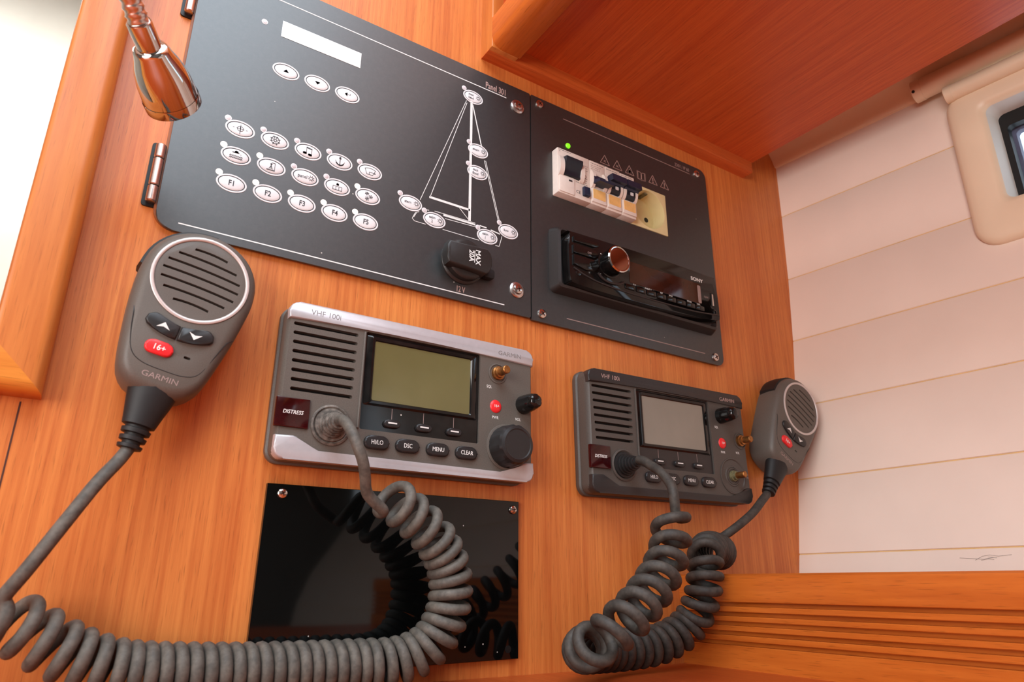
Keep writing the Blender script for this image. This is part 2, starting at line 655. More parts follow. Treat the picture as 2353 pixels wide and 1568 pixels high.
tag(struct('wall_left', bm, 'lining'), 'grey lined cabin side with the companionway opening', 'wall')
bm = bmesh.new()                              # white forward cabin seen through the framed opening
box(bm, -1300, 20, 900, 920, -950, 900)
box(bm, -1320, -1300, 26, 920, -950, 900)
box(bm, 0, 20, 26, 900, -950, 900)
box(bm, -1300, 20, 26, 900, 900, 920)
tag(struct('wall_cabin', bm, 'white', smooth=False), 'bright white lining of the next cabin beyond the framed opening', 'wall')

# worktop under the bulkhead
bm = bmesh.new()
box(bm, -1200, 300, -640, WY, CZ - 22, CZ, 1.5)
ct = finish('worktop', bm, 'veneer_y')
tag(ct, 'teak chart table top running along the foot of the bulkhead', 'worktop')
bm = bmesh.new()
box(bm, 0, 190, -600, WY - 4, -950, CZ - 22)
tag(finish('chart_table_base', bm, 'veneer_z', smooth=False), 'teak cabinet carrying the chart table top', 'cabinet')

# framed opening at the left
fr = thing('trim_1', 'rounded solid teak frame around the opening to the next cabin', 'frame', (-318, WY, -109), kind='structure')
FW, FY = 26.0, -13.0



def frame_piece(bm, corners_out, corners_in):
    """one mitred length of rounded moulding between two corner pairs (x, z)"""
    loops = []
    prof = [(0.0, WY), (0.0, FY + 6), (0.025, FY + 3.4), (0.08, FY + 1.4), (0.16, FY + 0.3), (0.24, FY), (0.88, FY), (0.95, FY + 0.5),
            (0.985, FY + 1.6), (1.0, FY + 3), (1.0, WY + 30)]
    for (o, i) in zip(corners_out, corners_in):
        loops.append([(o[0] + (i[0] - o[0]) * t, y, o[1] + (i[1] - o[1]) * t) for t, y in prof])
    loft(bm, loops)
    return bm


X1, X0, Z0, Z1 = -304.0, -826.0, -110.0, 456.0
outer = [(X1, Z1), (X1, Z0), (X0, Z0), (X0, Z1)]
inner = [(X1 - FW, Z1 - FW), (X1 - FW, Z0 + FW), (X0 + FW, Z0 + FW), (X0 + FW, Z1 - FW)]
for k, nm in enumerate(('stile', 'rail', 'stile', 'rail')):
    j = (k + 1) % 4
    bm = bmesh.new()
    frame_piece(bm, [outer[k], outer[j]], [inner[k], inner[j]])
    finish(nm, bm, 'solid_z' if nm == 'stile' else 'solid_x', fr, angle=50)

# ------------------------------------------------------------------ window in the hull side
wn = thing('window_1', 'cream rounded window frame with dark seal set in the hull planking', 'window', (368, -360, 85), kind='structure')
wn.location = Vector((0.368, -0.36, 0.085))


def win_loop(ya, yb, za, zb, r, x):
    return [(x + 0.11 * (-p[0] - 195), p[0], p[1]) for p in rrect(yb, ya, za, zb, r, 7)]


YA, YB = -178.0, -560.0
lp = [win_loop(YA, YB, 86, 249, 20, 372), win_loop(YA, YB, 86, 249, 20, 367), win_loop(YA - 1.5, YB + 1.5, 87.5, 247.5, 19, 363.8),
      win_loop(YA - 5, YB + 5, 91, 244, 16, 361.6), win_loop(YA - 11, YB + 11, 97, 238, 11, 360.8),
      win_loop(YA - 24, YB + 24, 119, 228, 9, 361.6), win_loop(YA - 28.5, YB + 28.5, 123.5, 223.5, 8, 363.5),
      win_loop(YA - 30, YB + 30, 125.5, 222, 7, 367.5)]
bm = bmesh.new()
loft(bm, lp, cap0=False, cap1=False)
finish('frame', bm, 'cream', wn, angle=60)
bm = bmesh.new()
loft(bm, [win_loop(YA - 30, YB + 30, 125.5, 222, 7, 367.5), win_loop(YA - 31, YB + 31, 126, 221.5, 6, 391)], False, False)
finish('reveal', bm, 'white', wn, angle=60)
bm = bmesh.new()
loft(bm, [win_loop(YA - 30.5, YB + 30.5, 125, 222.2, 6, 390), win_loop(YA - 36, YB + 36, 131, 208, 4, 390), win_loop(YA - 36, YB + 36, 131, 208, 4, 398),
          win_loop(YA - 28, YB + 28, 123, 224, 6, 398)], False, False)
finish('seal', bm, 'seal', wn, angle=60)
bm = bmesh.new()
loft(bm, [win_loop(YA - 34, YB + 34, 129, 212, 4, 395), win_loop(YA - 34, YB + 34, 129, 212, 4, 396.5)])
finish('pane', bm, 'glass', wn, angle=60)
bm = bmesh.new()
loft(bm, [win_loop(YA - 20, YB + 20, 110, 236, 6, 402), win_loop(YA - 38, YB + 38, 125, 206, 4, 402), win_loop(YA - 38, YB + 38, 125, 206, 4, 409),
          win_loop(YA - 20, YB + 20, 110, 236, 6, 409)], False, False)
finish('outer_frame', bm, 'grey_alu', wn, angle=60)

# roller blind above the window
bl = thing('roller_blind', 'cream rolled-up blind in two slim tubes above the hull window', 'blind', (352, -380, 270))


def hull_tube(name, y0, y1, z, r, off, mt, parent, squash=1.0, cap=False):
    bm = bmesh.new()
    a = Vector((hull_x(y0, z) - off, y0, z))
    b = Vector((hull_x(y1, z) - off, y1, z))
    lathe(bm, [(r * 0.86, 0), (r, 0.8), (r, (b - a).length)], n=28, frame=axis_frame(a, b - a))
    return finish(name, bm, mt, parent, angle=40)


hull_tube('blind_tube', -165, -700, 268.5, 10.6, 17, 'cream', bl)
hull_tube('end_cap', -157, -166, 268.5, 11.2, 17, 'cream', bl)
hull_tube('bottom_bar', -189, -700, 247.5, 8.2, 19, 'cream', bl)
hull_tube('bar_cap', -183, -190, 247.5, 8.6, 19, 'cream', bl)
bm = bmesh.new()
lathe(bm, [(1.5, 0), (1.5, 0.5), (0.9, 0.6)], n=14, frame=axis_frame((hull_x(-161, 268) - 27, -161, 263.5), (-0.9, 0, -0.43)))
finish('fixing_hole', bm, 'seal', bl)

# ------------------------------------------------------------------ overhead locker
lk = thing('overhead_locker', 'teak overhead locker with plain underside fixed above the instrument panels', 'cabinet', (100, -300, 232))
bm = bmesh.new()
y1 = -10.0
pts = [(-49, 232.0), (291, 232.6), (291, 254), (-49, 247.0)]
prism(bm, pts, WY, y1, 1.2, 2)
finish('wall_cleat', bm, 'veneer_x', lk, angle=40)
bm = bmesh.new()                              # post of the face frame against the bulkhead
prism(bm, rrect(-49.2, -22, 232.2, 600, 1.0, 2), WY, -14, 1.2, 2)
finish('frame_post', bm, 'solid_z', lk, angle=40)
bm = bmesh.new()                              # bottom rail with rounded lower edge, running fore and aft
prof = [(-49, 263), (-49, 243), (-48, 238.5), (-45.5, 235), (-42, 233.2), (-38, 232.6), (-21, 232.6), (-20, 233.6), (-20, 263)]
loft(bm, [[(x, -14.0, z) for x, z in prof], [(x, -1250.0, z) for x, z in prof]])
finish('bottom_rail', bm, 'solid_y', lk, angle=50)
bm = bmesh.new()
loft(bm, [[(-20, y, 246.5), (292 + (-9 - y) * .038, y, 245.4), (292 + (-9 - y) * .038, y, 258), (-20, y, 259)] for y in (-9, -1250)])
finish('underside_panel', bm, 'veneer_y', lk, smooth=False)
bm = bmesh.new()                              # recessed front above the rail, and the door edge
box(bm, -38, -30, -1250, -14, 258, 600)
finish('face_panel', bm, 'veneer_y', lk, smooth=False)
bm = bmesh.new()
box(bm, -49, -38, -1250, -29, 272, 590, 4.5, 4)
finish('door', bm, 'solid_y', lk, angle=40)
bm = bmesh.new()                              # outboard edge closing the underside
box(bm, 283, 293, -1250, WY, 262, 600)
finish('back_panel', bm, 'veneer_y', lk, smooth=False)

# ------------------------------------------------------------------ low louvred locker along the hull
lb = thing('louvred_locker', 'low teak locker with horizontal grooves beside the chart table', 'cabinet', (220, -300, CZ))
bm = bmesh.new()
prof = [(146, CZ), (146, -241)]
for zc in (-237.8, -231.0, -224.4, -217.9, -211.2):
    prof += [(146, zc - 1.9), (146.4, zc - 1.5), (151.5, zc - 1.4), (151.5, zc + 1.3), (146.4, zc + 1.5), (146, zc + 1.9)]
prof += [(146, -193.5), (146.7, -191.2), (149, -189.8), (162, -189.6), (162, CZ)]
clean = []
for p in prof:
    if not clean or (abs(p[0] - clean[-1][0]) + abs(p[1] - clean[-1][1])) > 0.05:
        clean.append(p)
loft(bm, [[(x, WY, z) for x, z in clean], [(x, -640, z) for x, z in clean]])
finish('grooved_front', bm, 'solid_y', lb, angle=25)
bm = bmesh.new()
loops = []
for y in (WY, -640):
    loops.append([(162, y, -199), (hull_x(y, -190) + 2, y, -199), (hull_x(y, -190) + 2, y, -190.5), (162, y, -190.5)])
loft(bm, loops)
finish('locker_top', bm, 'veneer_y', lb, smooth=False)

# ------------------------------------------------------------------ hinged control panel
P1 = thing('control_panel', 'wide black control panel with white oval buttons, sailboat diagram and hinges', 'control panel', (-135, 0, 0))
bm = bmesh.new()
prism(bm, rrect(-270, -0.5, 0, 214.2, (11, 1, 1, 8), 6), 2.0, 0, 0.35, 1)
finish('plate', bm, 'panel', P1, angle=30)
bm = bmesh.new()
prism(bm, rrect(-271.5, -2.0, 0.8, 215, (12, 1, 1, 8), 6), WY, 2.0)
finish('spacer_frame', bm, 'panel_edge', P1, angle=30)
for zc in (92.0, 226.0):                      # hinges on the outer edge
    hz = [(14.8, 25.2), (25.7, 44.2), (44.7, 54.2)] if zc < 100 else [(157.6, 169.2), (169.7, 188.2), (188.7, 198.2)]
    bm = bmesh.new()
    prism(bm, rrect(-278.6, -262, hz[0][0] - 2, hz[-1][1] + 2, 2, 3), WY + 0.2, 2.6)
    hg = finish('hinge', bm, 'seal', P1, angle=40)
    for a, b in hz:
        bm = bmesh.new()
        lathe(bm, [(2.5, 0), (3.0, 0.6), (3.0, b - a - 0.6), (2.5, b - a)], n=20, frame=axis_frame((-273.9, 0.2, a), (0, 0, 1)))
        finish('knuckle', bm, 'steel_brushed', hg)
for xa, z in ((-262, 198.8), (-257, 5.5)):
    bm = bmesh.new()
    strokes(bm, [[(xa, z), (-25.5, z)]], 0.8, 0)
    finish('printed_line', bm, 'print', P1, smooth=False)
text('Panel 301', 6.0, -25.2, 203.3, 0, 'print_pink', P1, 'RIGHT', 0.62, bold=0.12)
text('12 V', 4.6, -64.0, 8.9, 0, 'print_pink', P1, 'CENTER', 0.62, bold=0.1)
bm = bmesh.new()
prism(bm, [(-214.8, 168.2), (-155.7, 168.2), (-155.7, 182.0), (-214.8, 182.0)], 0, -0.25)
finish('display', bm, 'display', P1, smooth=False)


def lamp_dot(x, z, on, r=2.15):
    b = bmesh.new()
    lathe(b, [(r, 0.1), (r, -0.15), (r * 0.62, -0.16)], x, z, 18)
    ring = finish('indicator_ring', b, 'led_on' if on else 'button', P1)
    b = bmesh.new()
    lathe(b, [(r * 0.70, 0.0), (r * 0.66, -0.35), (r * 0.3, -0.5), (0.05, -0.52)], x, z, 16)
    finish('lens', b, 'led_on' if on else 'led_off', ring)


def arc(cx, cz, r, a0, a1, n=12):
    return [(cx + r * math.cos(math.radians(a0 + (a1 - a0) * i / n)), cz + r * math.sin(math.radians(a0 + (a1 - a0) * i / n)))
            for i in range(n + 1)]


def sun_icon(cx, cz, r=1.15):
    ls = [arc(cx, cz, r, 0, 360, 12)]
    for k in range(8):
        a = 45 * k + 22
        ls.append([arc(cx, cz, r * 1.35, a, a, 1)[0], arc(cx, cz, r * 1.85, a, a, 1)[0]])
    return ls


def blob(cx, cz, a, b, n=12):
    return [{'w': 2 * b * math.sqrt(max(0.02, 1 - (t * 2 - 1) ** 2)), 'p': [(cx - a + 2 * a * (t - .5 / n), cz), (cx - a + 2 * a * (t + .5 / n), cz)]}
            for t in [(i + 0.5) / n for i in range(n)]]


def icon(kind, x, z):
    """list of line groups for the pictogram on a button"""
    L = []
    if kind == 'compass':
        L = [arc(x, z, 1.9, 0, 360, 16), [(x, z - 3.6), (x, z + 3.2)], [(x - 2.4, z), (x + 2.4, z)], {'w': .6, 'p': [(x, z - 1.6), (x, z + 1.6)]}]
        for dx in (-4.2, 4.0):
            L.append([(x + dx - .4, z), (x + dx + .4, z)])
    elif kind == 'wheel':
        L = [{'w': .45, 'p': arc(x, z, 2.7, 0, 360, 18)}, arc(x, z, .8, 0, 360, 10)]
        for k in range(8):
            a = 45 * k + 22
            L.append({'w': .4, 'p': [arc(x, z, .7, a, a, 1)[0], arc(x, z, 3.5, a, a, 1)[0]]})
    elif kind == 'music':
        L = [[(x - 1.3, z - 1.6), (x - 1.3, z + 3.0)], [(x + 2.3, z - 2.2), (x + 2.3, z + 2.4)], {'w': .9, 'p': [(x - 1.3, z + 2.7), (x + 2.3, z + 2.1)]}]
        L += blob(x - 2.3, z - 1.9, 1.2, .8) + blob(x + 1.3, z - 2.5, 1.2, .8)
    elif kind == 'anchor':
        L = [{'w': .55, 'p': [(x, z - 3.0), (x, z + 3.0)]}, {'w': .35, 'p': [(x - .9, z + 2.2), (x + .9, z + 2.2)]},
             {'w': .8, 'p': arc(x, z, 2.9, 205, 335, 12)}, arc(x, z + 3.1, .55, 0, 360, 8)]
        L += [[(x - 2.6, z - 1.2), (x - 3.3, z + .2)], [(x + 2.6, z - 1.2), (x + 3.3, z + .2)]]
    elif kind == 'wiper':
        L = [arc(x, z - 6, 8.6, 62, 118, 10), [(x - 4.0, z + 1.6), (x - 2.4, z - 2.6), (x + 2.0, z - 2.6), (x + 4.0, z + 1.6)],
             [(x - .6, z - 2.6), (x - .6, z - .6), (x + 2.6, z - .6)], {'w': .8, 'p': [(x + 3.0, z - .8), (x + 3.9, z - .8)]}]
    elif kind == 'tap':
        L = blob(x, z + 2.4, 1.0, .8, 8) + [{'w': .6, 'p': [(x - 2.4, z + 1.9), (x + 1.6, z + 1.9)]}, [(x - .2, z + 2.4), (x - .2, z + 3.6)]]
        for dz in (-.6, -2.0):
            pts = [(x - 4 + i * .5, z + dz + (.45 if i % 2 else -.45)) for i in range(17)]
            L.append(pts)
        L.append([(x + 2.6, z + 1.4), (x + 2.9, z + 1.0)])
    elif kind == 'shower':
        L = [{'w': .55, 'p': [(x - 2.9, z - 2.8), (x + 2.1, z - 2.8)]}, [(x + 2.1, z - 2.8), (x + 2.1, z + 2.8), (x + .2, z + 2.8), (x - .3, z + 2.2)]]
        for k in range(4):
            L.append([(x - .4 - .3 * k + .5, z + 1.6), (x - 1.6 + .8 * k, z - 2.0)])
        L.append([(x - .9, z + 2.0), (x + .4, z + 1.7)])
    elif kind == 'water':
        L = [[(x - 3.2, z - 2.6), (x + 3.2, z - 2.6), (x + 3.2, z + .2), (x - 3.2, z + .2), (x - 3.2, z - 2.6)], [(x - 1.1, z - 2.6), (x - 1.1, z + .2)],
             [(x + 1.1, z - 2.6), (x + 1.1, z + .2)]] + blob(x, z + 1.7, .75, .8, 8) + [{'w': .5, 'p': [(x, z + 1.9), (x, z + 3.0)]}]
    elif kind == 'flakes':
        for cx, cz in ((x - .9, z + 1.9), (x + 2.0, z - .1), (x - .6, z - 2.0)):
            for k in range(3):
                a = 60 * k + 15
                p, q = arc(cx, cz, 1.5, a, a, 1)[0], arc(cx, cz, 1.5, a + 180, a + 180, 1)[0]
                L.append([p, q])
            for k in range(6):
                a = 60 * k + 15
                L.append(arc(cx, cz, 1.25, a - 16, a + 16, 2))
    elif kind == 'up':
        L = [{'w': .5, 'p': [(x - 1.6 + .16 * i, z - .9 + .2 * i), (x + 1.6 - .16 * i, z - .9 + .2 * i)]} for i in range(10)]
    elif kind == 'down':
        L = [{'w': .5, 'p': [(x - 1.6 + .16 * i, z + .9 - .2 * i), (x + 1.6 - .16 * i, z + .9 - .2 * i)]} for i in range(10)]
    elif kind == 'enter':
        L = [{'w': .4, 'p': [(x - 2.0 + .15 * i, z - .1 * i * 1.3), (x - 2.0 + .15 * i, z + .1 * i * 1.3)]} for i in range(1, 12)]
        L += [[(x - .4, z), (x + 2.0, z), (x + 2.0, z + 1.2)]]
    return L


def button(x, z, mark, led=None, on=False):
    b = bmesh.new()
    dome(b, x, z, 7.75, 4.75, -0.05, 0.6)
    bt = finish('button', b, 'button', P1, angle=60)
    b = bmesh.new()
    loft(b, [[(px, -0.02, pz) for px, pz in oval(x, z, 9.4, 6.35)], [(px, -0.25, pz) for px, pz in oval(x, z, 9.3, 6.25)],
             [(px, -0.25, pz) for px, pz in oval(x, z, 8.35, 5.3)], [(px, -0.02, pz) for px, pz in oval(x, z, 8.3, 5.25)]], False, False)
    finish('button_ring', b, 'button', bt, angle=60)
    b = bmesh.new()
    loft(b, [[(px, -0.03, pz) for px, pz in oval(x, z, 8.4, 5.35)], [(px, -0.1, pz) for px, pz in oval(x, z, 7.7, 4.7)]], False, False)
    finish('ring_gap', b, 'ink', bt, angle=60)
    if led:
        lamp_dot(led[0], led[1], on)
    if isinstance(mark, str) and mark.startswith('t:'):
        text(mark[2:], 3.7, x, z - .2, -0.68, 'ink', bt, sx=0.78, bold=0.1, space=1.05)
    elif isinstance(mark, tuple):
        for (s, dx, dz, cap) in mark:
            if s == 'sun':
                b = bmesh.new()
                strokes(b, sun_icon(x + dx, z + dz), 0.28, -0.50, 0.22)
                finish('icon', b, 'ink', bt, smooth=False)
            else:
                text(s, cap, x + dx, z + dz, -0.66, 'ink', bt, sx=0.85, bold=0.02)
    else:
        b = bmesh.new()
        strokes(b, icon(mark, x, z), 0.3, -0.50, 0.22)
        finish('icon', b, 'ink', bt, smooth=False)


lamp_dot(-226.8, 174.8, False)
for x, k in ((-208.1, 'up'), (-185.8, 'down'), (-163.3, 'enter')):
    button(x, 140.5, k)
rows = [(82.8, ['compass', 'wheel', 'music', 'anchor', 'wiper'], (0, 0, 0, 0, 0)),
        (62.4, ['tap', 'shower', (('panel', -1.9, -.1, 2.5), ('sun', 4.0, 0, 0)), 'water', 'flakes'], (1, 1, 0, 0, 1)),
        (41.9, ['t:F1', 't:F2', 't:F3', 't:F4', 't:F5'], (1, 1, 1, 1, 1))]
for z, marks, lit in rows:
    for i in range(5):
        x = -231.5 + 22.55 * i
        button(x, z, marks[i], (x - 8.2, z + 5.7), bool(lit[i]))
BO = [(-58.0, 185.0, ('mast', 'head')), (-51.9, 134.8, ('steam',)), (-52.0, 114.3, ('deck', 'flood')), (-108.2, 68.0, ('stern',)),
      (-88.1, 59.9, ('cabin', '2')), (-41.7, 59.6, ('cabin', '1')), (-22.2, 69.9, ('bow',))]
bm = bmesh.new()
strokes(bm, [{'w': 2.2, 'p': [(-59.3, 180), (-58.0, 68)]}, {'w': 1.9, 'p': [(-92.8, 78.2), (-58.4, 78.2)]}, {'w': .9, 'p': [(-58.0, 177), (-49.0, 141)]},
             [(-45.9, 128), (-32.1, 77.5)], [(-44.6, 128), (-31.0, 77.8)], [(-64.2, 179), (-100.6, 73.4)], [(-63.6, 177), (-92.6, 78.3)],
             [(-67.1, 77), (-59, 69.5)], [(-88.2, 67.6), (-53, 68.2)], {'w': 1.5, 'p': [(-80.4, 66.6), (-53.1, 66.8)]}, [(-79.2, 64.0), (-52.3, 65.0)],
             [(-101, 63), (-103.9, 61.4), (-106.2, 56), (-104.2, 54.3), (-95.2, 54.3)], [(-102.5, 62.5), (-105.0, 57.5)], [(-80.8, 54.3), (-49.2, 54.3)],
             [(-34.1, 54.1), (-30.7, 54.2), (-28.1, 63.7)], {'w': 1.0, 'p': [(-38.4, 66.4), (-30.4, 65.3)]}, {'w': 1.0, 'p': [(-48.7, 67.3), (-42.8, 67.2)]},
             [(-95, 66.5), (-93, 66.8)]], 0.45, 0)
finish('sailboat_diagram', bm, 'print', P1, smooth=False)
for x, z, words in BO:
    mk = [('sun', 4.4, 0.3, 0)]
    if len(words) == 1:
        mk.append((words[0], -2.4, 0.1, 2.1))
    else:
        mk += [(words[0], -2.2, 1.5, 2.1), (words[1], -2.2, -1.7, 2.1)]
    button(x, z, tuple(mk), (x - 8.7, z + 5.7), False)
for z in (194.3, 20.7):
    screw(P1, -14.0, z, 0, 4.1, 6.6, 'panel_screw')

# capped 12 volt socket
SK = thing('power_socket', 'round black power socket closed by a winged cap, low on the button panel', 'socket', (-63.4, 0, 30))
bm = bmesh.new()
lathe(bm, [(18.2, 0.0), (18.2, -1.2), (17.4, -2.2), (16.4, -2.6), (15.9, -2.0)], -63.2, 31.6, 40)
finish('bezel_ring', bm, 'cap', SK)
bm = bmesh.new()
lathe(bm, [(16.2, -1.8), (16.2, -7.0), (15.2, -8.2), (13, -8.8), (0.05, -9)], -63.2, 31.6, 40)
cp = finish('cap', bm, 'cap', SK)
bm = bmesh.new()
wing = [(-81.5, 40.0), (-82.6, 36), (-83.2, 31), (-82.6, 26), (-81.5, 22)] + [(-50, 20), (-46.6, 23.0), (-44.8, 28), (-44.6, 33), (-46, 38), (-49, 41.0)]
prism(bm, wing, -5.5, -14.0, 1.6, 3)
wg = finish('grip_bar', bm, 'cap', cp, angle=40)
bm = bmesh.new()
prism(bm, rrect(-47, -37.6, 21.8, 29.6, 2.2, 4), -1.6, -6.0, 1.0, 2)
finish('hinge_tab', bm, 'rubber', SK)
text('MAX', 3.9, -57.6, 31.4, -14.0, 'print', wg, sx=1.0, rot=-math.pi / 2, bold=0.12)
text('20A', 3.9, -63.2, 31.4, -14.0, 'print', wg, sx=1.0, rot=-math.pi / 2, bold=0.12)
bm = bmesh.new()
strokes(bm, [[(-60.4, 26.6), (-60.4, 36.2)]], 0.55, -14.0, 0.12)
finish('printed_line', bm, 'print', wg, smooth=False)

# ------------------------------------------------------------------ mains panel
P2 = thing('distribution_board', 'square black panel with breakers, warning triangles and a car stereo', 'control panel', (111, 0, 0))
bm = bmesh.new()
prism(bm, rrect(0.6, 223, -1.2, 214.2, (1, 8, 9, 1), 6), 2.5, 0)
pl = finish('plate', bm, 'panel', P2, angle=30)
cb = bmesh.new()
box(cb, 23.0, 160.6, -5, 8, 118.6, 164.2)
box(cb, 26, 202, -5, 8, 31, 83)
cut(pl, cb)
bm = bmesh.new()
prism(bm, rrect(2, 221.5, 0.5, 213, (1, 8, 9, 1), 6), WY, 2.5)
sp = finish('spacer_frame', bm, 'seal', P2, angle=30)
cb = bmesh.new()
box(cb, 23.0, 160.6, -5, 8, 118.6, 164.2)
cut(sp, cb)
for xa, xb, z in ((36.5, 199, 202.9), (35.5, 197.5, 7.3)):
    bm = bmesh.new()
    strokes(bm, [[(xa, z), (xb, z)]], 0.8, 0)
    finish('printed_line', bm, 'print_dim', P2, smooth=False)
text('230V / IP 60', 3.9, 199.0, 207.0, 0, 'print_dim', P2, 'RIGHT', 0.74, bold=0.04)
for x, z in ((9.3, 207.0), (209.0, 206.2), (10.0, 5.8), (211.2, 5.9)):
    screw(P2, x, z, 0, 4.0, 0, 'panel_screw')
bm = bmesh.new()
lathe(bm, [(2.6, 0.2), (2.6, -0.6), (1.9, -1.5), (0.9, -1.9), (0.05, -2.0)], 40.8, 175.6, 18)
finish('pilot_lamp', bm, 'led_green', P2)
for i, x in enumerate((84.2, 99.6, 114.9, 130.1, 145.4, 160.9)):
    bm = bmesh.new()
    z = 176.2
    if i == 3:
        ls = [[(x - 5.2, z - 3.6), (x - 5.2, z + 4.2), (x - 1, z + 3.4), (x, z + 2.6), (x + 1, z + 3.4), (x + 5.2, z + 4.2), (x + 5.2, z - 3.6), (x + 1, z - 4.4), (x, z - 5),
               (x - 1, z - 4.4), (x - 5.2, z - 3.6)], {'w': 1.6, 'p': [(x - 4.9, z - 3.6), (x - 4.9, z + 3.8)]}, {'w': 1.6, 'p': [(x + 4.9, z - 3.6), (x + 4.9, z + 3.8)]},
              {'w': 1.2, 'p': [(x, z - 4.6), (x, z + 2.6)]}, {'w': 1.2, 'p': [(x - 5, z - 4), (x - 1, z - 4.5), (x, z - 5), (x + 1, z - 4.5), (x + 5, z - 4)]}]
    else:
        ls = [[(x - 5.6, z - 3.6), (x + 5.6, z - 3.6), (x, z + 6.0), (x - 5.6, z - 3.6)]]
        if i == 2:
            ls += blob(x, z - .6, 1.2, 1.6, 8) + [{'w': .7, 'p': [(x, z - .5), (x, z + 2.0)]}]
        elif i > 3:
            ls += [{'w': 1.0, 'p': [(x, z - .4), (x, z + 2.6)]}, {'w': 1.1, 'p': [(x - .5, z - 2.0), (x + .5, z - 2.0)]}]
        else:
            ls += [[(x - 1, z - 1.2), (x + 1, z + .6)], [(x - 1, z + .4), (x + 1, z - 1.4)]]
    strokes(bm, ls, 0.55, 0)
    finish('warning_symbol', bm, 'print_pink', P2, smooth=False)
    if i < 2:
        text('VDC' if i == 0 else 'VAC', 2.2, x, z - 6.4, 0, 'print_dim', P2, sx=0.9)

# circuit breakers in the cutout
BZ0, BZ1, BF = 119.0, 163.8, -7.5


def fine_print(parent, x0, x1, z, rows, y, mt='ink', step=1.9):
    b = bmesh.new()
    for r in range(rows):
        x = x0
        while x < x1:
            w = random.uniform(.8, 2.4)
            if x + w > x1:
                break
            strokes(b, [[(x, z - r * step), (x + w, z - r * step)]], 0.42, y, 0.06)
            x += w + random.uniform(.5, 1.1)
    return finish('small_print', b, mt, parent, smooth=False)


RC = thing('circuit_breaker', 'widest white breaker with a big black rocker and a navy test button', 'circuit breaker', (41, 0, BZ0))
x0 = 23.3
bm = bmesh.new()
prism(bm, rrect(x0, x0 + 35.6, BZ0, BZ1, 0.8, 2), 3.6, BF, 0.7, 2)
body = finish('housing', bm, 'breaker', RC, angle=40)
for xa, xb in ((x0 + 0.4, x0 + 5.0), (x0 + 23.2, x0 + 27.2)):     # cheeks on either side of the rocker
    bm = bmesh.new()
    prof = [(BZ0 + 37, BF + .2), (BZ0 + 37, BF)] + [(BZ0 + 26.5 + 9.5 * math.cos(math.radians(t)), BF - 4.2 * math.sin(math.radians(t))) for t in range(20, 161, 20)] + [(BZ0 + 16, BF), (BZ0 + 16, BF + .2)]
    loft(bm, [[(xa, y, z) for z, y in prof], [(xb, y, z) for z, y in prof]])
    finish('rocker_cheek', bm, 'breaker', RC, angle=50)
bm = bmesh.new()
prof = [(BZ0 + 18.5, BF + .2), (BZ0 + 18.5, BF - 2.2), (BZ0 + 22, BF - 2.0), (BZ0 + 26, BF - 3.0), (BZ0 + 30.0, BF - 6.4), (BZ0 + 34.2, BF - 6.8), (BZ0 + 36.0, BF + .2)]
loft(bm, [[(x0 + 5.2, y, z) for z, y in prof], [(x0 + 23, y, z) for z, y in prof]])
finish('rocker', bm, 'navy_black', RC, angle=50)
bm = bmesh.new()
prism(bm, rrect(x0 + 1.0, x0 + 17.5, BZ0 + 1.2, BZ0 + 17.4, 1.5, 3), BF + .2, BF - 1.0, 0.5, 2)
cov_ = finish('terminal_cover', bm, 'breaker', RC, angle=40)
bm = bmesh.new()
prism(bm, rrect(x0 + 11, x0 + 14.8, BZ0 + 13.4, BZ0 + 15, .5, 2), BF - .9, BF - 1.25)
finish('catch', bm, 'ink', cov_)
bm = bmesh.new()
prism(bm, rrect(x0 + 26.6, x0 + 33.6, BZ0 + 4.2, BZ0 + 13.2, .8, 2), BF + .2, BF - 3.2, 1.0, 2)
finish('test_button', bm, 'navy', RC, angle=30)
text('CE', 3.0, x0 + 22.2, BZ0 + 6.6, BF, 'ink', body, sx=1.0, bold=.03)
fine_print(body, x0 + 2.0, x0 + 4.0, BZ0 + 41.5, 1, BF)
fine_print(body, x0 + 1.5, x0 + 15, BZ0 + 43.2, 1, BF)
fine_print(body, x0 + 19.6, x0 + 34, BZ0 + 36.0, 3, BF, 'print_dim', 2.4)
fine_print(body, x0 + 19.6, x0 + 33, BZ0 + 22.5, 4, BF, 'ink', 2.1)
bm = bmesh.new()
strokes(bm, [arc(x0 + 29.5, BZ0 + 24.6, 1.9, 0, 360, 14)], .35, BF)
finish('approval_mark', bm, 'ink', body, smooth=False)

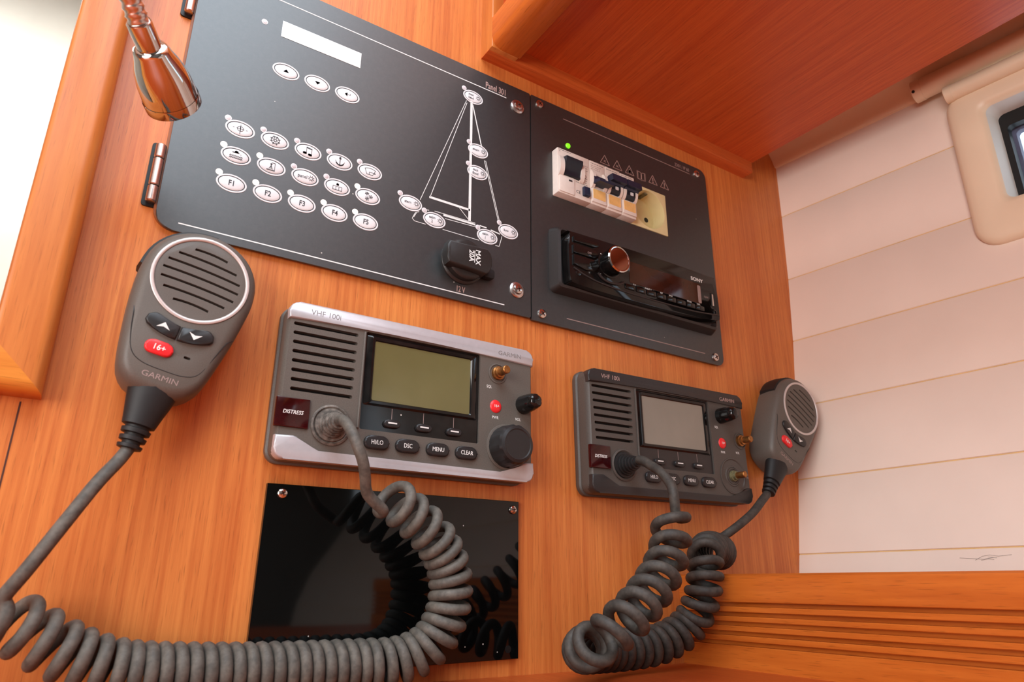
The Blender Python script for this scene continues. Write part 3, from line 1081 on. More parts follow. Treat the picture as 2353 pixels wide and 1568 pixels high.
BL = ['narrow white breaker with its navy lever switched down, next to the wide breaker',
      'narrow white breaker with raised navy lever between two other narrow breakers',
      'narrow white breaker with raised navy lever right beside the cream mains outlet']
for k in range(3):
    xa = 59.3 + 18.0 * k
    xb = xa + 17.6
    T = thing('circuit_breaker', BL[k], 'circuit breaker', (xa + 9, 0, BZ0), group='narrow breakers in the mains panel')
    bm = bmesh.new()
    prism(bm, rrect(xa, xb, BZ0, BZ1 - (0 if k < 2 else 0.6), .6, 2), 3.6, BF, .6, 2)
    body = finish('housing', bm, 'breaker', T, angle=40)
    for ya_, yb_ in ((xa + .5, xa + 3.4), (xb - 3.4, xb - .5)):
        bm = bmesh.new()
        prof = [(BZ0 + 34, BF + .2)] + [(BZ0 + 25 + 9 * math.cos(math.radians(t)), BF - 4.6 * math.sin(math.radians(t))) for t in range(0, 181, 20)] + [(BZ0 + 16, BF + .2)]
        loft(bm, [[(ya_, y, z) for z, y in prof], [(yb_, y, z) for z, y in prof]])
        finish('lever_cheek', bm, 'breaker', T, angle=50)
    bm = bmesh.new()
    if k == 0:
        prof = [(BZ0 + 27, BF), (BZ0 + 27, BF - 4.4), (BZ0 + 22.5, BF - 5.0), (BZ0 + 19.2, BF - 12.5), (BZ0 + 17.0, BF - 12.3), (BZ0 + 19.0, BF - 2), (BZ0 + 19, BF)]
        loft(bm, [[(xa + .8, y, z) for z, y in prof], [(xb - .4, y, z) for z, y in prof]])
    else:
        prof = [(BZ0 + 25, BF), (BZ0 + 25, BF - 4.6), (BZ0 + 26.4, BF - 6.0), (BZ0 + 26.0, BF - 10.2), (BZ0 + 32.4, BF - 9.6), (BZ0 + 33.0, BF - 3.5), (BZ0 + 31, BF)]
        loft(bm, [[(xa + .4, y, z) for z, y in prof], [(xb - .2, y, z) for z, y in prof]])
    finish('lever', bm, 'navy', T, angle=30)
    if k:
        bm = bmesh.new()
        prof = [(BZ0 + 26.5, BF), (BZ0 + 26.5, BF - 4.7), (BZ0 + 20, BF - 4.3), (BZ0 + 17.2, BF - 2.4), (BZ0 + 17.2, BF)]
        loft(bm, [[(xa + 3.6, y, z) for z, y in prof], [(xb - 3.8, y, z) for z, y in prof]])
        fl = finish('flag_barrel', bm, 'navy_black', T, angle=30)
        bm = bmesh.new()
        prism(bm, rrect(xa + 7.6, xa + 11.2, BZ0 + 20.4, BZ0 + 23.6, .5, 2), BF - 4.2, BF - 4.75)
        finish('flag_window', bm, 'button', fl)
    bm = bmesh.new()
    prism(bm, rrect(xa + .7, xb - .8, BZ0 + 2.0, BZ0 + 15.8, .8, 2), BF + .2, BF - 1.6, .5, 2)
    lc = finish('label_cover', bm, 'breaker', T, angle=40)
    bm = bmesh.new()
    prism(bm, rrect(xa + 1.6, xb - 1.8, BZ0 + 5.4, BZ0 + 15.0, .8, 2), BF - 1.5, BF - 1.9, .2, 1)
    finish('paper_label', bm, 'amber', lc, angle=40)
    fine_print(body, xa + 1.2, xb - 1.5, BZ1 - 2.6, 1, BF)
    if k == 0:
        fine_print(body, xa + 1.2, xb - 4.5, BZ1 - 5.0, 3, BF, 'print_dim', 1.8)

OU = thing('mains_outlet', 'aged cream round-welled mains outlet at the end of the breakers', 'outlet', (137, 0, BZ0))
bm = bmesh.new()
prism(bm, rrect(113.4, 160.3, 118.9, 163.9, .6, 2), 22, -0.6, .4, 2)
ob = finish('faceplate', bm, 'outlet', OU, angle=40)
cb = bmesh.new()
lathe(cb, [(20.2, -4), (20.2, 0), (19.2, 14)], 137.2, 141.3, 40)
cut(ob, cb)
for dx in (-9.5, 9.5):
    bm = bmesh.new()
    lathe(bm, [(2.6, 14.05), (2.6, 13.8), (2.0, 13.7)], 137.2 + dx, 141.3 - .2 * dx, 16)
    finish('pin_hole', bm, 'seal', OU)
for s in (-1, 1):
    bm = bmesh.new()
    box(bm, 135.2, 139.2, 2, 13, 141.3 + s * 18.4 - .6, 141.3 + s * 18.4 + .6, .3, 1)
    finish('earth_clip', bm, 'verdigris', OU)

# ------------------------------------------------------------------ car stereo
CS = thing('car_stereo', 'glossy black car stereo with a chrome-edged volume knob in the mains panel', 'car stereo', (115, 0, 30))
bm = bmesh.new()
lo = lambda x0, x1, z0, z1, r, y: [(px, y, pz) for px, pz in rrect(x0, x1, z0, z1, r, 5)]
loft(bm, [lo(18, 212, 27, 87, 5, 0.2), lo(18.6, 211, 27.6, 86.4, 5, -2.5), lo(21, 208.5, 30, 84, 4, -8.5), lo(23.5, 206.5, 32.0, 82, 3, -9.5), lo(26, 203.5, 34, 80, 2.5, -6)], True, True)
finish('trim_ring', bm, 'trim_black', CS, angle=30)
bm = bmesh.new()
face = [(27.6, 37), (29.2, 33.8), (33, 32.2), (70, 31.2), (120, 31.6), (170, 33.4), (198, 35.6), (202.6, 37.2), (204.2, 40), (204, 60), (201.5, 77), (199.5, 79), (196, 79.6), (120, 80.2), (33, 78.6), (29, 77.6), (27, 74), (26.6, 55)]
face = [(p.x, p.z) for p in catmull([(x, 0, z) for x, z in face], 3.0, True)]
prism(bm, face, -5, -16, 1.4, 3)
fc = finish('faceplate', bm, 'gloss_black', CS, angle=35)
bm = bmesh.new()
sweep = [(31, 46), (42, 42.0), (60, 38.8), (90, 37.4), (130, 37.4), (170, 38.4), (203, 41.5)]
tube(bm, [(p.x, -16.2, p.z) for p in catmull([(x, 0, z) for x, z in sweep], 3)], 0.75, 8)
finish('accent_line', bm, 'trim_black', fc)
bm = bmesh.new()
prism(bm, rrect(92, 181, 47.6, 68.2, 1.5, 3), -15.6, -16.35, .2, 1)
ds = finish('display_window', bm, 'glass_dark', CS, angle=40)
bm = bmesh.new()
prism(bm, rrect(176.4, 180.4, 48.4, 66.0, .8, 2), -16.3, -16.5)
finish('display_edge', bm, 'print_dim', ds)
for i in range(8):
    bm = bmesh.new()
    xc = 92 + 12.2 * i
    prism(bm, rrect(xc - 5.6, xc + 5.4, 40.6, 45.4, 1.0, 3), -15.6, -17.2, .6, 2)
    finish('preset_key', bm, 'gloss_black', CS, angle=40)
text('SONY', 3.3, 177.0, 71.6, -16.0, 'print', CS, sx=1.25, bold=.12)
for s, x in (('PTY', 97.5), ('- ALBUM +', 113), ('REP', 129.5), ('SHUF', 141), ('PAUSE', 164.5), ('DSPL', 176.5)):
    text(s, 1.6, x, 46.9, -16.0, 'print', CS, sx=.85)
text('digital', 2.0, 187.8, 56.8, -16.0, 'print_dim', CS, sx=.85)
bm = bmesh.new()
prism(bm, rrect(193.8, 199.0, 48.4, 62.2, .8, 2), -15.5, -16.3)
us = finish('usb_port', bm, 'seal', CS)
bm = bmesh.new()
prism(bm, rrect(195.2, 196.9, 49.4, 61.2, .3, 2), -16.2, -16.7)
finish('usb_tongue', bm, 'steel', us)
bm = bmesh.new()
lathe(bm, [(2.6, -15.5), (2.6, -16.6), (1.6, -16.8), (1.4, -15.9)], 197.6, 43.2, 18)
finish('aux_jack', bm, 'gloss_black', CS)
for (x0, x1, z0, z1) in ((31, 58, 69.6, 74.2), (30.5, 57, 59.0, 66.4)):
    bm = bmesh.new()
    prism(bm, [(x0, z0), (x1 - 5, z0), (x1, (z0 + z1) / 2), (x1 - 3, z1), (x0, z1)], -15.4, -17.8, .7, 2)
    finish('side_key', bm, 'gloss_black', CS, angle=40)
bm = bmesh.new()
prism(bm, [(30.5, 48.6), (43, 46.0), (54, 48.0), (57.5, 53.6), (52, 57.6), (30.5, 57.6)], -15.4, -17.8, .7, 2)
finish('side_key', bm, 'gloss_black', CS, angle=40)
text('OFF', 1.7, 47, 62.6, -17.8, 'print_dim', CS)
bm = bmesh.new()
lathe(bm, [(2.6, -15.5), (2.6, -16.4), (1.0, -16.7)], 36, 42.6, 16)
finish('sensor_eye', bm, 'gloss_black', CS)
bm = bmesh.new()
lathe(bm, [(12.4, -15.5), (12.4, -17), (11.4, -17.4), (11.2, -26.5), (11.9, -27.0), (11.9, -28.6), (11.2, -29.4)], 69.2, 58.4, 40)
kb = finish('volume_knob', bm, 'gloss_black', CS)
bm = bmesh.new()
lathe(bm, [(11.9, -28.2), (11.9, -29.2), (11.0, -29.9), (10.2, -29.7), (10.2, -29.2)], 69.2, 58.4, 40, False, False)
finish('chrome_rim', bm, 'chrome', kb)
bm = bmesh.new()
lathe(bm, [(10.3, -29.2), (10.0, -29.5), (0.05, -29.5)], 69.2, 58.4, 40)
finish('knob_face', bm, 'knob_face', kb)
bm = bmesh.new()
tube(bm, [(p.x, -17.0, p.z) for p in catmull([(x, 0, z) for x, z in ((56, 47), (61, 43.2), (69, 41.4), (78, 42.4), (84, 45.2))], 1.5)], 1.1, 8)
finish('seek_arc', bm, 'trim_black', CS)

# ------------------------------------------------------------------ black cover plate
CV = thing('cover_plate', 'shiny black acrylic cover plate screwed below the silver-trimmed radio', 'cover plate', (-99, WY, -246))
bm = bmesh.new()
prism(bm, [(-187.0, -246.8), (-11.3, -244.6), (-11.3, -142.6), (-186.4, -143.2)], WY, 0.4, .25, 1)
finish('plate', bm, 'acrylic', CV, smooth=False)
for x, z in ((-177.6, -148.6), (-16.6, -148.6)):
    screw(CV, x, z, 0.4, 3.0, 0, 'plate_screw')
bm = bmesh.new()
lathe(bm, [(2.4, 0.5), (2.4, 0.25), (1.4, 0.2)], -19.5, -238.6, 16)
finish('blind_screw_hole', bm, 'seal', CV)


# ------------------------------------------------------------------ marine radios
def make_radio(label, loc, roty, silver):
    T = thing('vhf_radio', label, 'radio', loc, roty, group=None)
    kw = dict(local=True)
    W, H, D = 90.3, 48.6, 20.0                # half width, half height, depth; face at y = -D
    F = -D
    grey = 'radio_grey' if silver else 'radio_dark'
    bm = bmesh.new()
    lo = lambda i, r, y: [(px, y, pz) for px, pz in rrect(-W + i, W - i, -H + i, H - i, r, 7)]
    loft(bm, [lo(1.0, 7, 0), lo(-.6, 8, -2.5), lo(-.6, 8, -6.0), lo(.6, 7, -7.0), lo(.2, 7, -15), lo(.8, 6.5, F + 1.6), lo(2.2, 5.5, F)])
    body = finish('case', bm, grey, T, angle=40, **kw)
    cb = bmesh.new()
    for i in range(8):
        zc = 34.4 - 5.83 * i
        prism(cb, rrect(-86.2 + (.3 * i), -45.0 - .1 * i, zc - 1.1, zc + 1.1, 1.05, 4), F + 4.5, F - 3)
    prism(cb, rrect(-39.6, 45.4, -25.4, 38.2, 1.2, 3), F + 3.0, F - 3)
    cut(body, cb)
    body.data.materials.clear()
    body.data.materials.append(M[grey])
    bm = bmesh.new()
    prism(bm, rrect(-88, -43, -10, 37.5, 1, 2), F + 6.0, F + 4.2)
    finish('speaker_backing', bm, 'seal', T, **kw)
    tr = 'silver' if silver else 'trim_black'
    # top band, arched lower edge
    def cnr(sx, sz, r=6.0):
        return [(sx * (W - .5 - r + r * math.cos(math.radians(a))), sz * (48.2 - r + r * math.sin(math.radians(a)))) for a in (12, 28, 45, 62, 78, 90)]
    bm = bmesh.new()
    top = [(-W + .6, 37.0), (-60, 38.6), (-20, 39.2), (20, 39.0), (60, 38.0), (W - .6, 36.6), (W - .5, 42.0)] + cnr(1, 1) + cnr(-1, 1)[::-1] + [(-W + .5, 42.0)]
    prism(bm, top, F + 6, F - 1.3, 1.2, 3)
    tb = finish('top_band', bm, tr, T, angle=45, **kw)
    text('VHF 100i', 3.5, -76.8, 43.0, F - 1.3, 'emboss' if silver else 'print_pink', tb, 'LEFT', 1.0, local=True, bold=-.02)
    text('GARMIN', 3.2, 69.2, 41.9, F - 1.3, 'emboss' if silver else 'print_pink', tb, 'CENTER', 1.12, local=True)
    bm = bmesh.new()
    bot = [(-W + .5, -34.6), (-79.5, -34.2), (-77.4, -34.8), (-74.5, -36.8), (-71.5, -39.6), (-68.4, -41.2), (-64, -41.9), (62, -42.9), (68, -42.4), (74, -40.6), (78, -37.8),
           (81, -35.6), (84, -34.8), (W - .5, -34.6), (W - .5, -42.0)] + cnr(1, -1) + cnr(-1, -1)[::-1] + [(-W + .5, -42.0)]
    prism(bm, bot[::-1], F + 6, F - 1.2, 1.2, 3)
    finish('bottom_band', bm, tr, T, angle=45, **kw)
    # display well
    bm = bmesh.new()
    prism(bm, rrect(-39.5, 45.3, -25.3, 38.1, 1.2, 3), F + 3.2, F + 1.6)
    bz = finish('display_bezel', bm, 'gloss_black' if silver else 'trim_black', T, **kw)
    bm = bmesh.new()
    loft(bm, [[(px, F + 1.7, pz) for px, pz in rrect(-38.5, 44.3, -9.5, 37.4, 1.5, 3)], [(px, F + .2, pz) for px, pz in rrect(-35.5, 41.5, -8.2, 36.0, 1.2, 3)],
              [(px, F + .2, pz) for px, pz in rrect(-33.6, 39.0, -6.6, 33.8, 1, 3)], [(px, F + 1.2, pz) for px, pz in rrect(-32.6, 37.8, -5.8, 33.0, 1, 3)]], False, False)
    finish('lens_surround', bm, 'gloss_black', bz, angle=30, **kw)
    bm = bmesh.new()
    prism(bm, rrect(-33, 38.2, -6.2, 33.4, 1, 3), F + 1.7, F + 1.0)
    finish('screen', bm, 'lcd_green' if silver else 'lcd_grey', bz, **kw)
    for u in (-18.1, 4.2, 26.5):
        bm = bmesh.new()
        strokes(bm, [[(u, -9.8), (u, -16.5)]], .3, F + 1.6)
        finish('key_leader', bm, 'print_dim', bz, smooth=False, **kw)
    bm = bmesh.new()
    tube(bm, [(-40.6, F - .2, 37.6), (-40.7, F - .35, 10), (-41.0, F - .3, -25)], .8, 8)
    finish('bezel_ridge', bm, grey, T, **kw)
    for u in (-18.1, 4.2, 26.5):
        bm = bmesh.new()
        prism(bm, rrect(u - 5.6, u + 5.6, -22.2, -17.4, 2.3, 7), F + 1.8, F - .6, .8, 3)
        k = finish('soft_key', bm, 'key', T, angle=75, **kw)
        bm = bmesh.new()
        strokes(bm, [[(u - 2.8, -19.4), (u + 2.8, -19.4)]], .9, F - .6)
        finish('key_mark', bm, 'print', k, smooth=False, **kw)
    for u, s in ((-28.1, 'HI/LO'), (-7.3, 'DSC'), (14.1, 'MENU'), (35.4, 'CLEAR')):
        bm = bmesh.new()
        prism(bm, rrect(u - 8.2, u + 8.2, -37.2, -28.8, 4.0, 8), F + 1, F - 2.2, 1.2, 4)
        k = finish('function_key', bm, 'key', T, angle=75, **kw)
        text(s, 2.7, u, -33.0, F - 2.2, 'print', k, sx=.80, local=True, bold=.015)
    # distress flap
    bm = bmesh.new()
    prism(bm, rrect(-91.3, -71.4, -29.8, -12.2, .6, 2), F + 1, F - 1.4, .5, 2)
    d = finish('distress_flap', bm, 'distress', T, angle=30, label='dark red distress key cover', **kw)
    text('DISTRESS', 2.2, -81.2, -20.9, F - 1.4, 'print', d, sx=.92, shear=.2, local=True, bold=.03)
    # controls on the right
    knob_sites = {'sql': (59.6, 26.6), 'vol': (82.0, 6.6), 'chan': (67.6, -25.4)}
    for s, (u, w) in (('SQL', (53.0, 16.0)), ('PWR', (58.3, -5.6)), ('VOL', (77.2, -4.6))):
        text(s, 2.0, u, w, F - .02, 'print', T, sx=.85, local=True)
    bm = bmesh.new()
    dome(bm, 58.5, 2.4, 4.8, 4.8, F + .2, 1.6, 24)
    k = finish('power_key', bm, 'red', T, angle=60, **kw)
    text('16+', 2.1, 58.5, 2.4, F - 1.45, 'print', k, sx=.9, local=True)

    def shaft(u, w, r, l, green=False):
        b = bmesh.new()
        lathe(b, [(r + 2.6, F + .3), (r + 2.6, F - .5), (r + 1.6, F - .7), (r + 1.5, F + .2)], u, w, 24)
        finish('shaft_collar', b, grey, T, **kw)
        b = bmesh.new()
        lathe(b, [(r, F + .6), (r, F - 2.2), (r * .8, F - 2.6), (r * .8, F - 4.6), (r * .62, F - 5.0)], u, w, 20)
        finish('shaft_bush', b, 'verdigris' if green else 'brass', T, **kw)
        b = bmesh.new()
        prof = [(r * .6, F - 4.5), (r * .6, F - l + .5), (r * .5, F - l)]
        lathe(b, prof, u, w, 18)
        finish('bare_shaft', b, 'brass', T, **kw)

    def small_knob(u, w):
        b = bmesh.new()
        loops = []
        for r, y in ((6.9, F + .3), (6.9, F - 3), (6.0, F - 12), (5.0, F - 16.0), (3.6, F - 17.2)):
            loops.append([(u + rr * math.cos(a), y, w + rr * math.sin(a)) for i in range(24)
                          for a, rr in ((2 * math.pi * i / 24, r * (0.92 if i % 4 == 0 and F - 16.5 < y < F - 2 else 1)),)])
        loft(b, loops)
        finish('small_knob', b, 'gloss_black', T, angle=50, **kw)

    if silver:
        shaft(*knob_sites['sql'], 4.9, 13.0)
        small_knob(*knob_sites['vol'])
        u, w = knob_sites['chan']
        b = bmesh.new()
        lathe(b, [(16.2, F + .3), (16.2, F - .5), (15.0, F - .9)], u, w, 36)
        finish('knob_skirt', b, grey, T, **kw)
        b = bmesh.new()
        loops = []
        for r, y in ((14.6, F - .3), (14.6, F - 3), (13.8, F - 12.5), (12.6, F - 14.4), (10.6, F - 15.2), (9.8, F - 14.8)):
            lp = []
            for i in range(48):
                a = 2 * math.pi * i / 48
                rr = r * (0.94 if i % 4 == 0 and F - 13.5 < y < F - 2 else 1)
                lp.append((u + rr * math.cos(a), y, w + rr * math.sin(a)))
            loops.append(lp)
        loft(b, loops)
        finish('channel_knob', b, 'key', T, angle=25, **kw)
    else:
        small_knob(*knob_sites['sql'])
        shaft(*knob_sites['vol'], 4.9, 12.5)
        u, w = knob_sites['chan']
        b = bmesh.new()
        lathe(b, [(15.6, F + .2), (15.6, F - .6), (14.6, F - .8), (13.9, F - .1), (9.2, F - .1), (8.8, F - .5), (7.6, F - .5), (7.4, F + .1)], u, w, 36)
        finish('knob_seat', b, grey, T, **kw)
        shaft(u, w, 4.6, 13.5, True)
        text('PUSH', 1.5, 85.6, -23.2, F - .02, 'print_dim', T, sx=.8, local=True)
        text('ENTER', 1.5, 85.6, -25.8, F - .02, 'print_dim', T, sx=.8, local=True)
    # cord inlet
    u, w = -57.6, -25.6
    b = bmesh.new()
    lathe(b, [(12.4, F + .3), (12.4, F - 1.0), (11.2, F - 1.6), (10.2, F - .8)], u, w, 36)
    finish('inlet_ring', b, 'dusty' if silver else grey, T, **kw)
    b = bmesh.new()
    prof = [(10.4, F), (10.0, F - 2.0)]
    for i in range(5):
        y = F - 2.4 - 2.6 * i
        r = 8.0 - .85 * i
        prof += [(r, y), (r + .3, y - 1.0), (r, y - 1.7), (r - 1.1, y - 1.9), (r - 1.2, y - 2.5)]
    prof += [(3.4, F - 16.4), (3.3, F - 16.8)]
    lathe(b, prof, u, w, 28)
    finish('cord_boot', b, 'dusty' if silver else 'rubber', T, angle=50, **kw)
    return T


make_radio('silver-trimmed grey marine radio with olive screen and two black knobs', (-100.2, WY, -83.0), 0.0, True)
make_radio('black-trimmed grey marine radio with grey screen and two bare shafts', (132.2, WY, -84.2), math.radians(-0.9), False)


# ------------------------------------------------------------------ fist microphones
def make_mic(label, loc, roty, dark_ptt):
    T = thing('handheld_microphone', label, 'microphone', loc, roty)
    kw = dict(local=True)
    F = -34.0                                  # face; the bulkhead is at y = 0
    half = [(0, 31.0), (12, 28.6), (21.8, 22.2), (28.4, 12), (30.6, 0), (30.0, -12), (28.2, -26), (25.6, -40), (23.2, -51), (20.2, -60), (14.5, -66), (7, -68.6)]
    ctrl = half + [(0, -69.2)] + [(-x, z) for x, z in half[1:][::-1]]
    out = [(p.x, p.z) for p in catmull([(x, 0, z) for x, z in ctrl], 3.4, True)]
    cz = -18.0

    def ring(k, y, dz=0.0):
        r = []
        for x, z in out:
            l = math.hypot(x, z - cz)
            s = (l - k) / l
            r.append((x * s, y, cz + (z - cz) * s + dz))
        return r
    bm = bmesh.new()
    loft(bm, [ring(9, -5), ring(4, -5.6), ring(1.4, -8), ring(.6, -13), ring(0, -20), ring(.6, F + 5.5), ring(2.0, F + 2.6), ring(4.2, F + .8), ring(6.6, F)])
    shell = finish('shell', bm, 'mic', T, angle=50, **kw)
    cb = bmesh.new()
    for i, h in enumerate((9.0, 16.0, 19.6, 20.4, 19.6, 16.4, 9.4)):
        zc = 16.2 - 5.35 * i
        pts = []
        for s in range(13):
            t = -1 + s / 6
            pts.append((t * h, zc + 1.4 * (1 - t * t) * 0.5))
        up = [(x, z + .7) for x, z in pts]
        dn = [(x, z - .7) for x, z in pts][::-1]
        prism(cb, up + dn, F + 3.6, F - 4)
    prism(cb, rrect(6.8, 10.2, -45.4, -44.0, .5, 2), F + 2.5, F - 3)
    cut(shell, cb)
    shell.data.materials.clear()
    shell.data.materials.append(M['mic'])
    bm = bmesh.new()
    prism(bm, oval(0, 0, 22, 22, 32), F + 5.0, F + 3.4)
    finish('speaker_backing', bm, 'seal', T, **kw)
    bm = bmesh.new()
    lathe(bm, [(25.6, F + 1.2), (25.5, F - .5), (25.0, F - .8), (24.0, F - .8), (23.5, F - .4), (23.4, F + .4)], 0, 0, 64, False, False)
    finish('grille_ring', bm, 'mic_ring', T, angle=50, **kw)
    for sgn, nm in ((-1, 'up_key'), (1, 'down_key')):
        bm = bmesh.new()
        a0, a1 = (2, 29)
        ro, ri = 37.6, 29.6
        def pt(r, a):
            t = math.radians(a)
            return (sgn * r * math.sin(t), -r * math.cos(t))
        pts = [pt(ri, a) for a in (.6, 8, 15, 22, 26)] + [pt(ri + 1.2, 28.6), pt((ri + ro) / 2, 30.6), pt(ro - 1.2, 29)] + [pt(ro, a) for a in (25.5, 20, 13, 6, .6)]
        if sgn > 0:
            pts = pts[::-1]
        prism(bm, pts, F + 1.6, F - 1.8, 1.0, 3)
        k = finish('channel_key', bm, 'key', T, angle=75, **kw)
        bm = bmesh.new()
        u, w = sgn * 8.0, -32.6
        s2 = 1 if sgn < 0 else -1
        prism(bm, [(u - 3.4, w - 1.6 * s2), (u, w + 2.0 * s2), (u + 3.4, w - 1.6 * s2), (u, w - .6 * s2)], F - 1.8, F - 1.95)
        finish('arrow', bm, 'print', k, smooth=False, **kw)
    bm = bmesh.new()
    prism(bm, rrect(-13.0, 1.2, -48.4, -41.0, 3.6, 8), F + 1.6, F - 1.6, 1.1, 4)
    k = finish('channel_sixteen_key', bm, 'red', T, angle=75, **kw)
    text('16+', 3.0, -5.9, -44.8, F - 1.6, 'print', k, sx=.95, local=True, bold=.06)
    text('GARMIN', 2.9, 0.2, -59.4, F - .02, 'print_dim', T, sx=1.15, local=True)
    bm = bmesh.new()
    seam = [(-25.6, -24, F + 3.5), (-24.2, -29, F + .9), (-21.5, -40, F + .3), (-17.5, -50, F + .02), (-11, -54.2, F + .02), (0, -55.2, F + .02), (10.5, -54.8, F + .02), (17, -51, F + .1), (21.2, -39, F + .4), (24.2, -30, F + .9), (27.0, -26, F + 3.2)]
    tube(bm, catmull([(x, y, z) for x, z, y in seam], 1.5), .22, 6)
    finish('seam_line', bm, 'key', T, **kw)
    # talk key wrapped round the upper side
    bm = bmesh.new()
    loops = []
    idx = [i for i, (x, z) in enumerate(out) if x < 2 and z > -2]
    idx.sort(key=lambda i: math.atan2(out[i][1], out[i][0]))
    a_, b_ = ring(-1.8, -10), ring(-2.2, -16)
    c_, d_ = ring(-1.2, -26), ring(2, -27)
    e_ = ring(2, -9)
    for i in idx:
        loops.append([e_[i], a_[i], b_[i], c_[i], d_[i]])
    loft(bm, loops)
    finish('talk_key', bm, 'rubber', T, angle=50, label='black rubber talk key', **kw)
    # hanger stud on the back
    bm = bmesh.new()
    lathe(bm, [(9, 0), (9, -2.2), (5, -2.6), (5, -5.5), (8, -6)], 0, -8, 24)
    finish('hanger_stud', bm, 'rubber', T, **kw)
    # strain relief
    bm = bmesh.new()
    yc = -25.0
    prof = [(-64, 12.2, 8.5), (-67, 12.0, 8.2), (-72, 10.9, 7.6), (-79, 9.2, 7.0), (-84.4, 8.0, 6.6), (-85, 6.0, 5.2), (-86.0, 5.8, 5.2), (-86.5, 7.2, 6.2), (-88.6, 6.9, 6.0), (-89.0, 4.8, 4.6), (-90.2, 4.8, 4.6),
            (-90.6, 6.6, 5.8), (-92.6, 6.3, 5.6), (-93, 4.4, 4.4), (-94.4, 4.4, 4.4), (-94.8, 6.2, 5.6), (-96.4, 5.8, 5.4), (-97, 3.6, 3.6)]
    loft(bm, [[(a * math.cos(2 * math.pi * i / 24), yc + b * math.sin(2 * math.pi * i / 24), z) for i in range(24)] for z, a, b in prof])
    finish('strain_relief', bm, 'rubber', T, angle=40, **kw)
    return T


make_mic('grey fist microphone hung between the framed opening and the silver-trimmed radio', (-243.0, WY, -40.0), math.radians(11.5), True)
make_mic('grey fist microphone hung tilted in the corner by the cream hull planking', (290.0, WY, -39.0), math.radians(32.0), True)


# ------------------------------------------------------------------ coiled cords
def coil(center, pitch, radius, ramp0, ramp1, phase=0.0, per=24):
    """helix round a smooth centre line; pitch is a function of the arc fraction"""
    path = catmull(center, 1.0)
    T, U = frames(path)
    ds = [0.0]
    for a, b in zip(path, path[1:]):
        ds.append(ds[-1] + (b - a).length)
    L = ds[-1]
    out, ang, s, i = [], phase, 0.0, 0
    while s < L:
        while i < len(ds) - 2 and ds[i + 1] < s:
            i += 1
        t = (s - ds[i]) / max(1e-6, ds[i + 1] - ds[i])
        p = path[i].lerp(path[i + 1], t)
        tn, u = T[i], U[i]
        v = tn.cross(u)
        r = radius * min(1.0, s / ramp0 if ramp0 else 1.0, (L - s) / ramp1 if ramp1 else 1.0)
        out.append(p + (u * math.cos(ang) + v * math.sin(ang)) * r)
        ang += 2 * math.pi / per
        s += pitch(s / L) / per
    return out


def smooth_path(pts, k=2):
    for _ in range(k):
        pts = [pts[0]] + [(pts[i - 1] + pts[i] * 2 + pts[i + 1]) / 4 for i in range(1, len(pts) - 1)] + [pts[-1]]
    return pts


def make_cord(label, lead_a, center, lead_b, pitch, mt, radius, ramps, phase=0.0, thick=3.25):
    h = coil(center, pitch, radius, ramps[0], ramps[1], phase)
    pa, pb = Vector(lead_a[-1]), Vector(lead_b[0])
    i0 = min(range(24), key=lambda i: (h[i] - pa).length)
    i1 = min(range(len(h) - 24, len(h)), key=lambda i: (h[i] - pb).length)
    h = h[i0:i1 + 1]
    a = catmull([Vector(p) for p in lead_a] + [h[1], h[3]], 1.6)
    b = catmull([h[-4], h[-2]] + [Vector(p) for p in lead_b], 1.6)
    pts = smooth_path(a, 4) + h[4:-4] + smooth_path(b, 4)
    clean = [pts[0]]
    for p in pts[1:]:
        if (p - clean[-1]).length > 0.5:
            clean.append(p)
    bm = bmesh.new()
    tube(bm, smooth_path(clean, 1), thick, 12)
    o = finish('coiled_cord', bm, mt, angle=80)
    tag(o, label, 'cord')
    return o


c1w = [(-262.3, -21.5, -134.5), (-265.5, -24, -141), (-273.0, -30.0, -153.1), (-282.9, -34.0, -172.5), (-293.6, -35.0, -193.8), (-300.5, -30.0, -206.5)]
c1 = [(-303.0, -22.0, -211.5), (-293.4, -20.0, -215.6), (-283.2, -18.0, -222.0), (-266.2, -17.0, -231.2), (-245.5, -17.0, -237.4), (-214.3, -17.0, -239.6),
      (-178.1, -17.0, -240.6), (-135.8, -18.0, -240.6), (-107.0, -20.0, -239.5), (-88.9, -24.0, -230.7), (-79.7, -27.0, -212.2), (-80.6, -28.0, -190.1),
      (-93.4, -30.0, -170.9), (-113.8, -32.0, -156.3), (-130.4, -36.0, -148.0)]
c1e = [(-141.6, -42.0, -151.0), (-145.4, -47.0, -143.1), (-148.4, -50.5, -135.4), (-152.6, -51.5, -127.0), (-156.4, -47.0, -116.3), (-157.8, -38.0, -109.6), (-157.8, -33.2, -108.7)]


def pitch1(t):
    if t < 0.10:
        return 10.5
    if t < 0.18:
        return 8.4
    if t < 0.56:
        return 6.7
    if t < 0.86:
        return 8.2
    return 11.5


make_cord('long dusty grey coiled cord plugged into the silver-trimmed radio', c1w, c1, c1e, pitch1, 'cord', 10.6, (0, 0))

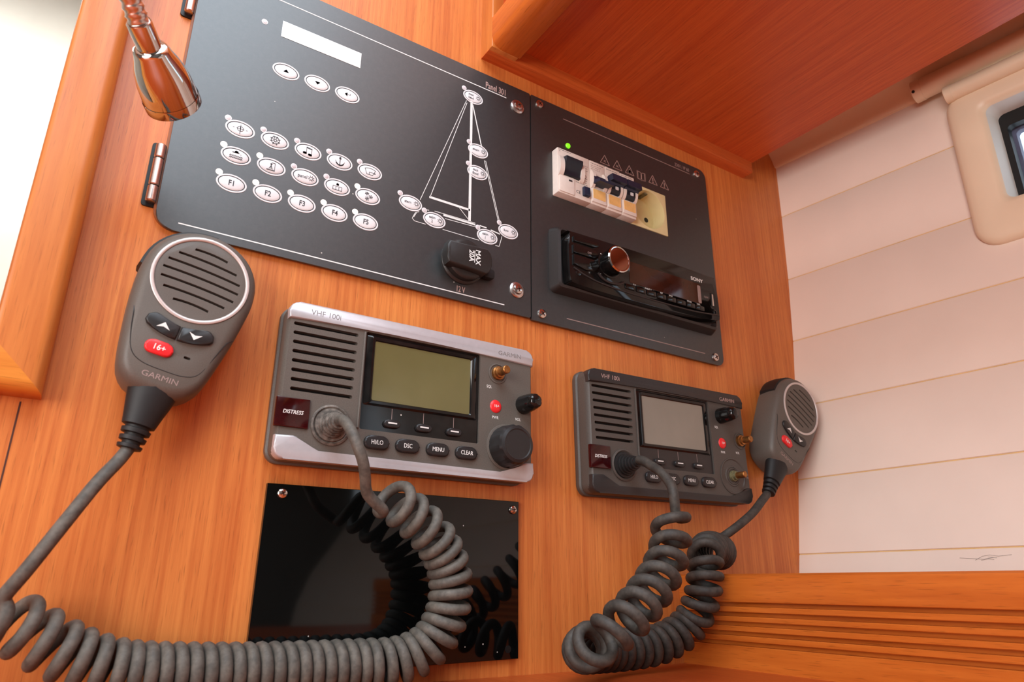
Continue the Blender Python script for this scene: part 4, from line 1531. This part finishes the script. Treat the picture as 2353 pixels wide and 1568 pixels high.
c2w = [(74.6, -33.4, -109.0), (74.4, -39.0, -110.6), (73.9, -45.0, -114.3), (72.0, -58.0, -121.5), (70.5, -68.0, -131.0), (67.0, -74.0, -139.3)]
c2 = [(60.9, -75.0, -147.5), (58.2, -78.0, -162.6), (51.2, -82.0, -176.7), (39.8, -86.0, -189.5), (23.1, -90.0, -203.1), (4.7, -92.0, -215.7), (-10.6, -88.0, -226.6),
      (-10.0, -72.0, -232.8), (5.2, -50.0, -236.6), (33.4, -33.0, -239.0), (64.5, -26.0, -239.6), (93.8, -26.0, -236.9), (116.0, -31.0, -226.3), (121.9, -40.0, -209.8),
      (125.4, -43.0, -191.7), (131.6, -40.0, -176.0), (150.6, -28.5, -171.0), (179.6, -17.0, -173.7)]
c2e = [(178.2, -17.0, -160.5), (190.5, -22.0, -152.3), (212.0, -23.0, -139.7), (228.5, -22.0, -127.5), (237.4, -21.0, -121.5)]


def pitch2(t):
    if t < 0.16:
        return 15.0
    if t < 0.46:
        return 13.0
    if t < 0.58:
        return 10.0
    if t < 0.86:
        return 9.6
    return 6.8


make_cord('dark grey coiled cord looped on the worktop below the black-trimmed radio', c2w, c2, c2e, pitch2, 'cord_dark', 10.6, (0, 0), 1.2, 3.5)

# ------------------------------------------------------------------ gooseneck lamp
GL = thing('gooseneck_lamp', 'chrome gooseneck reading lamp hanging over the hinge edge of the panel', 'lamp', (-330, -13, 330))
rim = Vector((-276.2, -59.1, 48.2))
col = Vector((-290.6, -83.4, 55.9))
ax = (rim - col).normalized()
Lh = (rim - col).length
fr_ = axis_frame(col, ax)
bm = bmesh.new()
lathe(bm, [(6.6, -1.0), (8.2, -.4), (8.9, 1.5), (9.6, 4), (11.2, 8), (12.6, 13), (13.6, 18), (14.1, Lh - 4), (14.3, Lh - 1.2)], n=48, frame=fr_)
finish('lamp_head', bm, 'chrome', GL, angle=50)
bm = bmesh.new()
lathe(bm, [(14.5, Lh - 1.4), (14.6, Lh - .9), (14.6, Lh + 3.8), (13.6, Lh + 4.2), (13.2, Lh + 1.0), (.05, Lh + .8)], n=48, frame=fr_, cap0=False)
finish('rim', bm, 'chrome', GL, angle=40)
bm = bmesh.new()
lathe(bm, [(5.6, -14.5), (6.0, -14), (6.0, -.6)], n=32, frame=fr_)
finish('collar', bm, 'chrome', GL, angle=40)
neck = catmull([col - ax * 13, Vector((-303.2, -102, 66.5)), Vector((-308, -110, 76)), Vector((-314, -116, 92)), Vector((-324, -88, 125)), Vector((-331, -70, 160)), Vector((-331, -40, 182)), Vector((-325, -14, 190))], 1.1)
bm = bmesh.new()
tube(bm, neck, [4.9 + .45 * math.sin(i * 2 * math.pi / 3.2) for i in range(len(neck))], 16)
finish('flexible_neck', bm, 'steel_brushed', GL, angle=80)
bm = bmesh.new()
lathe(bm, [(18, FY + .5), (18, FY - 3), (10, FY - 6), (6, FY - 7)], -322, 190, 32)
finish('wall_base', bm, 'chrome', GL)
